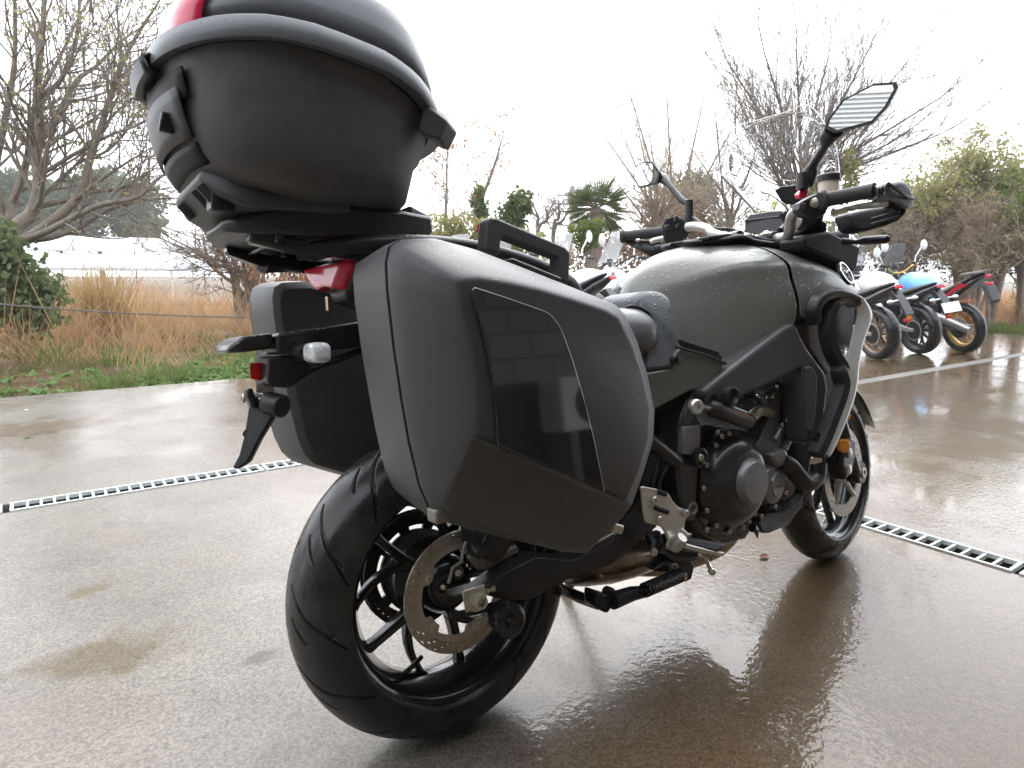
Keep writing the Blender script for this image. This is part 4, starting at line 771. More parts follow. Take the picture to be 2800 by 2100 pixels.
MB().tube(catmull([L_(1240, 740, -.17), L_(1255, 715, -.172), L_(1285, 720, -.172), L_(1290, 745, -.172)], 5), .004, 8).build('cable_clip', 'caliper_grey', cs_)
MB().plate([L_(x, y, -.145) for x, y in ((1160, 610), (1300, 600), (1400, 650), (1520, 620), (1530, 660), (1380, 720), (1250, 700))], (0, .03, 0)).build('stand_bracket', 'black_plastic', cs_, bevel=.005)
# side stand under the far side, carrying the lean
MB().tube([V(.62, .14, .26), V(.60, .24, .12), V(.585, .315, .022)], [.016, .014, .014], 12).box(V(.585, .32, .018), (.05, .045, .01)).build('side_stand', 'black_metal', bike)

# ---- handlebar -----------------------------------------------------------------------------------------------------
bar = MB().tube(catmull([O_(-20, 1085, .02), O_(190, 1070, -.06), O_(330, 1045, -.10), O_(430, 1020, -.135), O_(455, 920, -.155), O_(480, 790, -.175), O_(560, 715, -.205), O_(680, 660, -.24), O_(900, 610, -.28)], 6), .0145, 16).build('handlebar', 'bar_silver', bike)
MB().tube(catmull([O_(-20, 1085, .02), F_(600, 862, .10), F_(545, 828, .15), F_(480, 818, .20), F_(450, 822, .225)], 6), .0145, 16).build('bar_tube', 'bar_silver', bar)
for p in (O_(215, 1065, -.068), F_(700, 885, .06)):
    MB().tube([p + V(0, .022, 0), p + V(0, -.022, 0)], .024, 16).build('bar_clamp', 'black_metal', bar, bevel=.003); 
bolt(bar, O_(215, 1040, -.08)+V(-.012, 0, .01), .009, .008, (-.5, -.4, .7), m='zinc')
gr = MB().tube([O_(790, 620, -.27), O_(830, 612, -.275), O_(860, 605, -.28), O_(890, 600, -.285), O_(1300, 520, -.365), O_(1420, 500, -.39)], [.021, .027, .027, .019, .018, .019], 20).build('grip', 'grip_rubber', bar)
MB().tube([F_(318, 848, .30), F_(240, 855, .335), F_(120, 870, .40), F_(112, 871, .404), F_(100, 872, .41), F_(90, 873, .415)], [.018, .0175, .0175, .021, .022, .019], 20).build('grip', 'grip_rubber', bar)
# right switch housing, kill switch
MB().plate([O_(565, 640, -.235), O_(700, 560, -.25), O_(780, 520, -.26), O_(860, 540, -.27), O_(890, 620, -.275), O_(880, 760, -.27), O_(780, 820, -.26), O_(640, 770, -.245), O_(590, 720, -.235)], (.03, .045, 0)).build('switch_housing', 'black_plastic', bar, bevel=.008, bseg=3)
MB().plate([O_(560, 545, -.25), O_(600, 505, -.25), O_(685, 480, -.255), O_(665, 535, -.255), O_(650, 580, -.255), O_(570, 600, -.25)], (.01, .02, .004)).build('kill_switch', 'red_plastic', bar, bevel=.003)
MB().plate([O_(575, 640, -.245), O_(640, 640, -.248), O_(630, 720, -.248), O_(560, 720, -.245)], (.0, .02, 0)).build('switch_plate', 'frame_grey', bar, bevel=.002)
for k in range(7):
    MB().tube(catmull([O_(620+k*34, 760, -.23), O_(610+k*30, 860, -.18), O_(560+k*20, 960, -.12), O_(600+k*20, 1060, -.08)], 5), .0055, 8).build('cable', 'black_plastic', bar)
MB().loft([[O_(460, 1000, -.11), O_(640, 900, -.16), O_(880, 830, -.22), O_(900, 960, -.2), O_(760, 1080, -.14), O_(480, 1120, -.1)], [p + V(.06, .08, 0) for p in (O_(460, 1000, -.11), O_(640, 900, -.16), O_(880, 830, -.22), O_(900, 960, -.2), O_(760, 1080, -.14), O_(480, 1120, -.1))]]).build('cable_loom', 'seam_black', bar, bevel=.01)
MB().tube([O_(530, 870, -.16), O_(620, 860, -.165)], .02, 4).build('tag', 'caliper_grey', bar)
# brake lever and reservoir
MB().tube(catmull([O_(940, 740, -.285), O_(1010, 735, -.295), O_(1120, 700, -.315), O_(1260, 685, -.345), O_(1420, 670, -.38), O_(1540, 655, -.41)], 6), [.012]*16+[.009]*15, 12, flat=.75).build('brake_lever', 'alu', bar)
MB().tube([O_(1005, 710, -.29), O_(1420, 640, -.38)], .007, 10).build('lever_back', 'alu', bar)
MB().lathe([(0, 0), (.026, 0), (.028, .05), (0, .05)], O_(895, 545, -.22), (0, 0, 1), 24).build('reservoir', 'fluid_tank', bar); MB().lathe([(0, 0), (.031, 0), (.031, .016), (.027, .020), (0, .020)], O_(895, 400, -.22), (0, 0, 1), 24).build('reservoir_cap', 'black_plastic', bar)
# right hand guard
up_ = [(1420, 440), (1490, 422), (1560, 412), (1660, 400), (1720, 390), (1770, 410), (1830, 490), (1866, 590), (1862, 660), (1800, 720), (1720, 690), (1640, 640), (1540, 615), (1430, 600)]
MB().loft([[O_(x, y, -.375 - .00004*(x-1400)) + V(.02, .03, 0) for x, y in up_], [O_(x, y, -.40 - .00005*(x-1400)) for x, y in up_], [O_(lerp(1650, x, .86), lerp(550, y, .84), -.424) for x, y in up_]]).build('hand_guard', 'black_plastic', bar, bevel=.006, bseg=3, smooth=60)
bolt(bar, O_(1500, 500, -.426), .010, .004, m='black_metal')
MB().tube(catmull([O_(1560, 412, -.42), O_(1640, 470, -.43), O_(1760, 560, -.43), O_(1862, 600, -.42)], 5), .004, 8).build('guard_seam', 'case_shell', bar)
lo_ = [(1100, 765), (1260, 720), (1420, 690), (1640, 665), (1800, 715), (1770, 770), (1690, 850), (1540, 905), (1340, 962), (1230, 975), (1165, 930), (1130, 850)]
MB().loft([[O_(x, y, -.25 - .00022*(x-1100)) + V(.02, .05, 0) for x, y in lo_], [O_(x, y, -.262 - .00022*(x-1100)) for x, y in lo_], [O_(lerp(1440, x, .88), lerp(820, y, .85), -.268 - .00022*(lerp(1440, x, .88)-1100)) for x, y in lo_]]).build('guard_shell', 'black_plastic', bar, bevel=.006, bseg=3, smooth=60)
for k in range(2): MB().tube([O_(1380, 880-k*60, -.335), O_(1700, 790-k*55, -.405)], .003, 6).build('guard_rib', 'case_plastic', bar)
# left switch gear, clutch lever, hand guard
MB().plate([H_(1370, 250, .29), H_(1400, 180, .28), H_(1500, 150, .27), H_(1560, 130, .26), H_(1660, 180, .24), H_(1700, 280, .23), H_(1690, 380, .235), H_(1600, 450, .25), H_(1440, 470, .28), H_(1400, 420, .285)], (.03, .03, 0)).build('switch_housing', 'black_plastic', bar, bevel=.006)
for (x, y, sx) in ((1430, 190, .016), (1540, 170, .02), (1430, 270, .014), (1560, 260, .016), (1690, 330, .010)):
    MB().box(H_(x, y, .25), (.012, .014, sx)).build('switch_button', 'black_metal', bar, bevel=.003)
MB().tube([H_(1240, 445, .31), H_(1270, 435, .30), H_(1390, 405, .275)], [.008, .0095, .0085], 12).build('clutch_lever', 'alu', bar); MB().ball(H_(1085, 428, .35), (.010, .010, .006)).build('lever_tip', 'alu', bar)
MB().grid([[H_(905, 440, .41), H_(1100, 430, .36), H_(1400, 470, .30), H_(1600, 470, .26)], [H_(960, 470, .40), H_(1100, 520, .36), H_(1260, 540, .32), H_(1450, 520, .28)], [H_(1080, 540, .38), H_(1160, 580, .35), H_(1250, 630, .32), H_(1400, 560, .29)]]).build('hand_guard', 'black_plastic', bar, solid=.006)
MB().tube(catmull([F_(480, 770, .22), F_(520, 800, .18), F_(600, 830, .12), F_(680, 835, .08), F_(740, 860, .05)], 5), .006, 8).build('cable', 'black_plastic', bar)
# mirrors
MIR = []
def mirror(poly, Yc, face, stem, rads, base):
    cx_ = sum(x for x, y in poly)/len(poly); cy_2 = sum(y for x, y in poly)/len(poly); c = F_(cx_, cy_2, Yc); face = Vector(face).normalized(); pts = []
    for x, y in poly:                     # the outline lies in the glass plane
        e0 = F_(x, y, Yc); c_ = LMI @ (CAM-Z09) + Z09; d = e0-c_; pts.append(c_ + d*((c-c_).dot(face)/d.dot(face)))
    nrm = face.normalized()
    MIR.append((c, face))
    root = MB().loft([[p - nrm*.004 + (p-c)*.13 for p in pts], [p + nrm*.004 + (p-c)*.13 for p in pts]]).build('mirror', 'black_plastic', bike, smooth=30)
    back = MB().loft([[p - nrm*.003 + (p-c)*.12 for p in pts], [p.lerp(c, .12) - nrm*.022 for p in pts], [p.lerp(c, .6) - nrm*.034 for p in pts]]).build('mirror_shell', 'black_plastic', root, smooth=60)
    g = MB(); g.add([p + nrm*.0055 for p in pts], [tuple(range(len(pts)))]); g.build('mirror_glass', 'mirror_glass', root, smooth=0)
    MB().tube([F_(x, y, Y) for x, y, Y in stem], rads, 12).build('mirror_stem', 'black_plastic', root)
    MB().tube([F_(x, y, Y) for x, y, Y in base], .015, 12).build('mirror_base', 'black_plastic', root); return root
mirror([(1205, 285), (1215, 250), (1290, 150), (1440, 72), (1545, 66), (1552, 90), (1500, 185), (1432, 258), (1252, 306)], -.46, (-1, -.30, .04), [(1085, 590, -.25), (1110, 515, -.27), (1120, 490, -.28), (1185, 385, -.35), (1200, 340, -.38), (1230, 300, -.40)], [.018, .017, .011, .010, .019, .022], [(1062, 620, -.25), (1064, 535, -.25)])
mirror([(168, 540), (178, 505), (215, 482), (258, 482), (296, 532), (282, 585), (198, 604), (172, 562)], .46, (-1, -.12, .05), [(458, 700, .26), (420, 680, .29), (350, 595, .36), (330, 570, .39), (300, 555, .42)], [.012, .011, .010, .018, .016], [(458, 800, .25), (458, 680, .25)])
# windscreen
rows = []
lo = [F_(815, 745, .15), F_(960, 760, .09), F_(1120, 790, 0), F_(1230, 800, -.10), F_(1300, 790, -.17)]
md = [F_(628, 545, .19), F_(800, 545, .10), F_(980, 560, 0), F_(1140, 600, -.12), F_(1262, 620, -.19)]
md2 = [F_(650, 430, .185), F_(800, 400, .10), F_(980, 380, 0), F_(1140, 420, -.12), F_(1255, 470, -.18)]
tp = [F_(690, 300, .15), F_(830, 250, .09), F_(970, 210, 0), F_(1100, 175, -.08), F_(1215, 330, -.16)]
ws = MB().grid([lo, md, md2, tp]).build('windscreen', 'screen_clear', bike, solid=.003, sub=2)
MB().tube(catmull([lo[0], lo[0].lerp(md[0], .5), md[0]], 5), .0035, 8).build('screen_edge', 'bar_silver', ws)
MB().tube(catmull([F_(1300, 790, -.17), F_(1345, 860, -.2), F_(1380, 900, -.21)], 5), .004, 6).build('screen_edge', 'clear_lens', ws)
bd_ = catmull([lo[0], md[0], md2[0]] + tp + [md2[4], md[4], lo[4]], 5)
MB().tube(bd_, .0016, 6).build('screen_edge', 'clear_lens', ws)
# instruments
MB().plate([F_(750, 850, .10), F_(755, 790, .10), F_(780, 755, .10), F_(890, 735, .02), F_(945, 735, -.02), F_(985, 770, -.04), F_(980, 870, -.04), F_(870, 870, .02)], (.03, 0, 0)).build('instrument_panel', 'black_plastic', bike, bevel=.004)
MB().tube([F_(757, 785, .10), F_(945, 765, -.02)], .003, 6).build('panel_edge', 'case_shell', bike)
MB().plate([F_(907, 622, -.02), F_(945, 605, -.03), F_(1030, 592, -.07), F_(1044, 620, -.075), F_(1040, 700, -.07), F_(970, 700, -.04), F_(950, 690, -.03), F_(930, 660, -.025)], (.02, 0, 0)).build('phone_mount', 'black_plastic', bike, bevel=.005)
MB().tube([F_(970, 740, -.05), F_(1000, 800, -.06), F_(960, 850, -.05)], .02, 10).build('mount_arm', 'black_plastic', bike)
# ================================================================== ground, drains, building behind the camera
def ground_mat():
    m = bpy.data.materials.new('wet_concrete'); m.use_nodes = True; MATS['wet_concrete'] = m
    n = m.node_tree.nodes; l = m.node_tree.links; p = n['Principled BSDF']
    tc = n.new('ShaderNodeTexCoord'); src = tc.outputs['Object']
    def noise(s, d=5, r=.6, dist=0.):
        t = n.new('ShaderNodeTexNoise'); t.inputs['Scale'].default_value = s; t.inputs['Detail'].default_value = d; t.inputs['Roughness'].default_value = r; t.inputs['Distortion'].default_value = dist; l.new(src, t.inputs['Vector']); return t.outputs[0]
    def rng(i, a, b_, c, d):
        t = n.new('ShaderNodeMapRange'); t.inputs[1].default_value = a; t.inputs[2].default_value = b_; t.inputs[3].default_value = c; t.inputs[4].default_value = d; l.new(i, t.inputs[0]); return t.outputs[0]
    def mixc(f, a, b_, mode='MIX'):
        t = n.new('ShaderNodeMix'); t.data_type = 'RGBA'; t.blend_type = mode
        (l.new(f, t.inputs[0]) if not isinstance(f, float) else setattr(t.inputs[0], 'default_value', f))
        for i, q in ((6, a), (7, b_)):
            if isinstance(q, tuple): t.inputs[i].default_value = q
            else: l.new(q, t.inputs[i])
        return t.outputs[2]
    def math_(op, a, b_=None):
        t = n.new('ShaderNodeMath'); t.operation = op; t.use_clamp = True
        for i, q in ((0, a), (1, b_)):
            if q is None: continue
            if isinstance(q, (int, float)): t.inputs[i].default_value = q
            else: l.new(q, t.inputs[i])
        return t.outputs[0]
    big = noise(.55, 4, .55, .3); mid = noise(2.6, 6, .6); fine = noise(190, 3, .7); grit = noise(75, 4, .75)
    c = mixc(rng(mid, .35, .68, 0, 1), (.172, .160, .143, 1), (.122, .112, .099, 1))
    c = mixc(rng(big, .45, .62, 0, 1), c, (.165, .156, .143, 1))
    # moss / rust stains
    st_ = noise(1.1, 6, .7, .6); c = mixc(rng(st_, .60, .70, 0, .6), c, (.085, .062, .022, 1)); pale = noise(.9, 5, .65, .5); c = mixc(rng(pale, .50, .68, 0, .55), c, (.24, .235, .225, 1))
    # two old oil and moss stains left of the rear wheel
    for (px, py, rx_, ry_, cc) in ((235, 1415, .17, .10, (.075, .052, .016, 1)), (190, 1275, .06, .04, (.09, .065, .025, 1)), (560, 1420, .05, .03, (.05, .048, .05, 1)), (60, 925, .5, .25, (.09, .06, .028, 1))):
        pw = wg(px, py, 0); vm = n.new('ShaderNodeMapping'); vm.vector_type = 'TEXTURE'; vm.inputs['Location'].default_value = pw; vm.inputs['Scale'].default_value = (rx_, ry_, 1)
        wv = n.new('ShaderNodeVectorMath'); wv.operation = 'ADD'; l.new(src, wv.inputs[0]); sc_ = n.new('ShaderNodeVectorMath'); sc_.operation = 'SCALE'; sc_.inputs['Scale'].default_value = rx_*1.6
        tn = n.new('ShaderNodeTexNoise'); tn.inputs['Scale'].default_value = 9; tn.inputs['Detail'].default_value = 6; l.new(src, tn.inputs['Vector']); cn_ = n.new('ShaderNodeVectorMath'); cn_.operation = 'SUBTRACT'; cn_.inputs[1].default_value = (.5, .5, .5); l.new(tn.outputs['Color'], cn_.inputs[0]); l.new(cn_.outputs[0], sc_.inputs[0]); l.new(sc_.outputs[0], wv.inputs[1])
        l.new(wv.outputs[0], vm.inputs[0]); ln = n.new('ShaderNodeVectorMath'); ln.operation = 'LENGTH'; l.new(vm.outputs[0], ln.inputs[0])
        c = mixc(rng(ln.outputs['Value'], .55, 1.15, .75, 0), c, cc)
    # aggregate grains
    v = n.new('ShaderNodeTexVoronoi'); v.inputs['Scale'].default_value = 210; l.new(src, v.inputs['Vector'])
    sp = n.new('ShaderNodeSeparateColor'); l.new(v.outputs['Color'], sp.inputs[0])
    c = mixc(rng(sp.outputs[0], 0, 1, .0, 1.0), mixc(1.0, c, (.62, .60, .60, 1), 'MULTIPLY'), mixc(1.0, c, (1.42, 1.38, 1.28, 1), 'MULTIPLY'))
    c = mixc(rng(grit, .62, .74, 0, .8), c, (.055, .044, .030, 1)); c = mixc(rng(fine, .66, .78, 0, .5), c, (.34, .29, .19, 1))
    l.new(c, p.inputs['Base Color'])
    # water film: rain has run to the right of the rear wheel, the left stays merely damp
    gs = n.new('ShaderNodeSeparateXYZ'); l.new(src, gs.inputs[0])
    def run(a, b_, c, d): return rng(math_('ADD', math_('MULTIPLY', gs.outputs[0], .1), math_('ADD', math_('MULTIPLY', gs.outputs[1], -.035), .5)), a, b_, c, d)
    wet = math_('ADD', math_('MULTIPLY', big, .55), math_('MULTIPLY', noise(1.7, 5, .6, .4), .35)); wet = math_('ADD', wet, run(.46, .62, -.10, .24))
    film = rng(wet, .42, .60, 0, 1)
    c = mixc(film, c, mixc(1.0, c, (.62, .46, .29, 1), 'MULTIPLY')); l.new(c, p.inputs['Base Color'])
    rough = math_('ADD', rng(film, 0, 1, .42, .30), rng(grit, .4, .7, -.02, .06)); l.new(rough, p.inputs['Roughness'])
    p.inputs['Specular IOR Level'].default_value = .12
    cw = rng(film, 0, .6, .45, 1.0); l.new(cw, p.inputs['Coat Weight']); p.inputs['Coat IOR'].default_value = 1.36
    cr = rng(film, .0, 1, .28, .015); l.new(cr, p.inputs['Coat Roughness'])
    b1 = n.new('ShaderNodeBump'); b1.inputs['Distance'].default_value = .0018; b1.inputs['Strength'].default_value = .5; l.new(grit, b1.inputs['Height'])
    l.new(b1.outputs[0], p.inputs['Normal'])
    # grains breaking through the film: patchy, so the mirror image frays at its edges
    patch = rng(noise(2.6, 4, .6), .42, .60, .10, 1)
    b3 = n.new('ShaderNodeBump'); b3.inputs['Distance'].default_value = .0045; l.new(math_('MULTIPLY', patch, .42), b3.inputs['Strength']); l.new(noise(48, 2, .55, .4), b3.inputs['Height']); l.new(b3.outputs[0], p.inputs['Coat Normal'])
ground_mat()
mat('earth', (.10, .075, .045), .9, bump=.5, bscale=8, var=.3, vscale=2)
mat('channel_dark', (.02, .02, .02), .5, var=.3)
mat('galvanised', rgb(200, 206, 206), .45, metal=.0, var=.2, vscale=9, rvar=.1, bump=.1, bscale=120)
mat('kerb_concrete', rgb(104, 101, 94), .5, var=.3, vscale=3, bump=.2, bscale=60, rvar=.12)
g = MB().add([(-300, -300, -.16), (300, -300, -.16), (300, 300, -.16), (-300, 300, -.16)], [(0, 1, 2, 3)]).build('ground', 'earth'); tag(g, kind='structure')
DX, DY, DWD = 1.93, 2.17, .062
def slab(name, x0, x1, y0, y1, top=0.):
    o = MB().box(((x0+x1)/2, (y0+y1)/2, top-.08), (x1-x0, y1-y0, .16)).build(name, 'wet_concrete', smooth=0); tag(o, kind='structure'); return o
slab('pavement', -9, DX-DWD, -4.2, DY-DWD); slab('pavement', DX+DWD, 26, -4.2, 1.823); slab('pavement', -9, 13.2, DY+DWD, 5.22)
slab('pavement', DX+DWD, 13.2, 1.957, DY+DWD-.002, -.001)
ks = MB().box((14, 1.89, -.078), (26-DX-DWD, .13, .161)).build('kerb_strip', 'kerb_concrete', smooth=0, bevel=.006); tag(ks, kind='structure')
for nm, c, s in (('drain_channel', (DX, -1.0, -.14), (.124, 6.4, .02)), ('drain_channel', (-3.5, DY, -.14), (11.1, .124, .02))):
    o = MB().box(c, s).build(nm, 'channel_dark', smooth=0); tag(o, kind='structure')
bar_me = None
def grate(label, p0, p1):
    global bar_me
    p0, p1 = Vector(p0), Vector(p1); d = (p1-p0); L = d.length; d.normalize(); s = Vector((-d.y, d.x, 0))
    root = MB()
    for k in (-1, 1): root.box((L/2, k*.053, -.006), (L, .012, .018))
    root.box((.006, 0, -.006), (.012, .094, .018)).box((L-.006, 0, -.006), (.012, .094, .018))
    o = root.build('drain_grate', 'galvanised', smooth=0, bevel=.0015); o.location = p0 + Vector((0, 0, .003)); o.rotation_euler = (R(random.uniform(-.25, .25)), 0, math.atan2(d.y, d.x))
    tag(o, label, 'drain grate', 'drain grates')
    nb = int((L-.024)/.046)
    for i in range(1, nb):
        x = .012 + (L-.024)*i/nb
        if bar_me is None:
            q = MB().box((0, 0, -.010), (.009, .094, .018)).build('bar', 'galvanised', o, smooth=0); bar_me = q.data
        else:
            q = bpy.data.objects.new('bar', bar_me); COL.objects.link(q); q.parent = o
        q.location = (x, 0, random.uniform(-.001, .001))
for lb, a, c in (('galvanised drain grate at the left edge of the photo, beside a dark gap', -1.9, -.80), ('long galvanised drain grate crossing the left concrete, behind the rear wheel', -.775, .22), ('galvanised drain grate running behind the plate holder', .235, 1.2), ('galvanised drain grate hidden mostly behind the bike', 1.22, 1.86)):
    grate(lb, (a, DY, 0), (c, DY, 0))
for lb, a, c in (('galvanised drain grate at the lower right edge of the photo', -1.45, -.45), ('galvanised drain grate just right of the front wheel', -.43, .17), ('galvanised drain grate seen through the front wheel', .19, 1.1), ('galvanised drain grate behind the front wheel near the corner', 1.12, 2.09)):
    grate(lb, (DX, a, 0), (DX, c, 0))
# building behind the photographer: block wall and air conditioner (seen mirrored in the pannier), unseen canopy for shade
m = bpy.data.materials.new('block_wall'); m.use_nodes = True; MATS['block_wall'] = m
n = m.node_tree.nodes; l = m.node_tree.links; p = n['Principled BSDF']; p.inputs['Roughness'].default_value = .85
tc = n.new('ShaderNodeTexCoord'); mp = n.new('ShaderNodeMapping'); mp.inputs['Rotation'].default_value = (R(90), 0, 0); l.new(tc.outputs['Object'], mp.inputs[0])
bt = n.new('ShaderNodeTexBrick'); bt.inputs['Scale'].default_value = 1; bt.inputs['Brick Width'].default_value = .4; bt.inputs['Row Height'].default_value = .2; bt.inputs['Mortar Size'].default_value = .008
bt.inputs['Color1'].default_value = (.30, .27, .24, 1); bt.inputs['Color2'].default_value = (.24, .22, .20, 1); bt.inputs['Mortar'].default_value = (.09, .08, .075, 1); l.new(mp.outputs[0], bt.inputs[0]); l.new(bt.outputs[0], p.inputs['Base Color'])
MB_ = None
wl_ = MB().box((1, -4.0, 1.45), (22, .2, 2.9)).build('block_wall', 'block_wall', smooth=0); tag(wl_, 'grey block wall of the building behind the camera, mirrored in the glossy pannier panel', 'wall')
mat('base_dark', (.03, .028, .027), .6, var=.2)
MB().box((1, -3.885, .40), (22, .03, .80)).build('wall_base', 'base_dark', wl_, smooth=0)
mat('canopy_metal', (.16, .155, .15), .7, var=.2, vscale=2)
cp = MB().box((1, -2.8, 3.02), (22, 3.0, .12)).build('shade_canopy', 'canopy_metal', smooth=0); tag(cp, 'unseen dark canopy roof above the camera, its reach set to shade the bike', 'canopy')  # out of view; depth chosen to darken the near ground and the bike
mat('ac_white', (.6, .6, .58), .4)
ac = MB().box((2.80, -3.70, .60), (.46, .30, .42)).build('air_conditioner', 'ac_white', smooth=0, bevel=.02); tag(ac, 'pale air conditioner unit against the block wall, mirrored in the glossy pannier panel', 'air conditioner')
MB().lathe([(.16, 0), (.16, .012), (.145, .012), (.145, .002), (0, .002)], (2.86, -3.545, .60), (0, 1, 0), 32).build('fan_grille', 'channel_dark', ac)
for xx in (2.65, 2.95): MB().box((xx, -3.70, .20), (.08, .32, .39)).build('foot', 'kerb_concrete', ac, smooth=0)

# white siding shed to the rear, seen in the right mirror
mat('siding_white', (.46, .47, .46), .45, var=.05, vscale=1)
sh_ = MB().box((-9.2, -2.5, 2.6), (.2, 12, 5.2)).build('siding_shed', 'siding_white', smooth=0); tag(sh_, 'white shed wall of horizontal siding, mirrored in the right mirror', 'shed')
bd = None
for i in range(72):
    z_ = .1 + .07*i
    if bd is None: q_ = MB().loft([[V(-9.1, -8.5, 0), V(-9.1, 3.5, 0), V(-9.1, 3.5, .062), V(-9.1, -8.5, .062)], [V(-9.055, -8.5, -.005), V(-9.055, 3.5, -.005), V(-9.09, 3.5, .062), V(-9.09, -8.5, .062)]]).build('siding_board', 'siding_white', sh_, smooth=0); bd = q_.data
    else: q_ = bpy.data.objects.new('siding_board', bd); COL.objects.link(q_); q_.parent = sh_
    q_.location = (0, 0, z_)

# ================================================================== vegetation
def leaf_mat(name, c1, c2, scale=3., lo=.35, hi=.65, tr=.45, rough=.6, fine=14.):
    m = bpy.data.materials.new(name); m.use_nodes = True; MATS[name] = m
    n = m.node_tree.nodes; l = m.node_tree.links; p = n['Principled BSDF']; out = n['Material Output']
    tc = n.new('ShaderNodeTexCoord')
    t = n.new('ShaderNodeTexNoise'); t.inputs['Scale'].default_value = scale; t.inputs['Detail'].default_value = 3; l.new(tc.outputs['Object'], t.inputs[0])
    t2 = n.new('ShaderNodeTexNoise'); t2.inputs['Scale'].default_value = fine; t2.inputs['Detail'].default_value = 1; l.new(tc.outputs['Object'], t2.inputs[0])
    ad = n.new('ShaderNodeMath'); ad.operation = 'ADD'; l.new(t.outputs[0], ad.inputs[0]); l.new(t2.outputs[0], ad.inputs[1])
    mr = n.new('ShaderNodeMapRange'); mr.inputs[1].default_value = 2*lo; mr.inputs[2].default_value = 2*hi; l.new(ad.outputs[0], mr.inputs[0])
    mx = n.new('ShaderNodeMix'); mx.data_type = 'RGBA'; mx.inputs[6].default_value = (*c1, 1); mx.inputs[7].default_value = (*c2, 1); l.new(mr.outputs[0], mx.inputs[0])
    l.new(mx.outputs[2], p.inputs['Base Color']); p.inputs['Roughness'].default_value = rough; p.inputs['Specular IOR Level'].default_value = .3
    tb = n.new('ShaderNodeBsdfTranslucent'); l.new(mx.outputs[2], tb.inputs[0])
    ms = n.new('ShaderNodeMixShader'); ms.inputs[0].default_value = tr; l.new(p.outputs[0], ms.inputs[1]); l.new(tb.outputs[0], ms.inputs[2]); l.new(ms.outputs[0], out.inputs[0])
mat('bark_grey', (.185, .155, .125), .85, var=.35, vscale=12, bump=.5, bscale=30)
mat('bark_brown', (.23, .175, .14), .85, var=.35, vscale=12, bump=.4, bscale=30)
mat('twig_red', (.31, .25, .18), .85, var=.3, vscale=8)
mat('twig_pale', (.30, .26, .225), .85, var=.3, vscale=8)
leaf_mat('leaf_green', (.075, .115, .035), (.15, .19, .07)); leaf_mat('leaf_ivy', (.09, .13, .05), (.21, .25, .11), 4.)
leaf_mat('leaf_yellow', (.38, .35, .14), (.23, .24, .10), 2.); leaf_mat('leaf_lime', (.20, .24, .05), (.11, .16, .03), 3.)
leaf_mat('leaf_orange', (.46, .22, .11), (.34, .16, .08), 3.); leaf_mat('leaf_brown', (.20, .135, .085), (.27, .18, .11), 3.)
leaf_mat('leaf_far', (.06, .085, .045), (.095, .12, .06), .5, fine=2.); leaf_mat('leaf_palm', (.07, .10, .04), (.14, .15, .06), 3.)
leaf_mat('grass_dry', (.50, .31, .17), (.36, .23, .13), 1.2, fine=6.); leaf_mat('grass_straw', (.46, .33, .16), (.34, .24, .11), 2.); leaf_mat('grass_green', (.10, .15, .03), (.17, .20, .06), 3.)
leaf_mat('weed_leaf', (.10, .19, .05), (.20, .30, .10), 6.); leaf_mat('litter', (.14, .07, .04), (.30, .13, .06), 10.)
def quads(name, C, U, W, m, parent=None, mats=None):
    C, U, W = np.asarray(C), np.asarray(U), np.asarray(W); n = len(C)
    v = np.empty((n, 4, 3)); v[:, 0] = C; v[:, 1] = C + U*.5 + W*.5; v[:, 2] = C + U; v[:, 3] = C + U*.5 - W*.5
    me = bpy.data.meshes.new(name); me.vertices.add(4*n); me.vertices.foreach_set('co', v.ravel())
    me.loops.add(4*n); me.loops.foreach_set('vertex_index', np.arange(4*n, dtype=np.int32)); me.polygons.add(n); me.polygons.foreach_set('loop_start', np.arange(0, 4*n, 4, dtype=np.int32)); me.polygons.foreach_set('loop_total', np.full(n, 4, dtype=np.int32))
    me.update(); me.validate(); me.materials.append(MATS[m])
    o = bpy.data.objects.new(name, me); COL.objects.link(o)
    if parent: o.parent = parent
    return o
def rdir(n):
    v = RNG.normal(size=(n, 3)); return v/np.linalg.norm(v, axis=1, keepdims=True)
def leaves_at(name, P, size, m, parent, droop=.3, aspect=.5, jitter=.0):
    P = np.asarray(P); n = len(P); U = rdir(n); U[:, 2] -= droop; U /= np.linalg.norm(U, axis=1, keepdims=True); q = rdir(n); W = np.cross(U, q); W /= np.linalg.norm(W, axis=1, keepdims=True)+1e-9
    s = size*RNG.uniform(.6, 1.35, size=(n, 1)); return quads(name, P + RNG.normal(size=(n, 3))*jitter, U*s, W*s*aspect, m, parent)
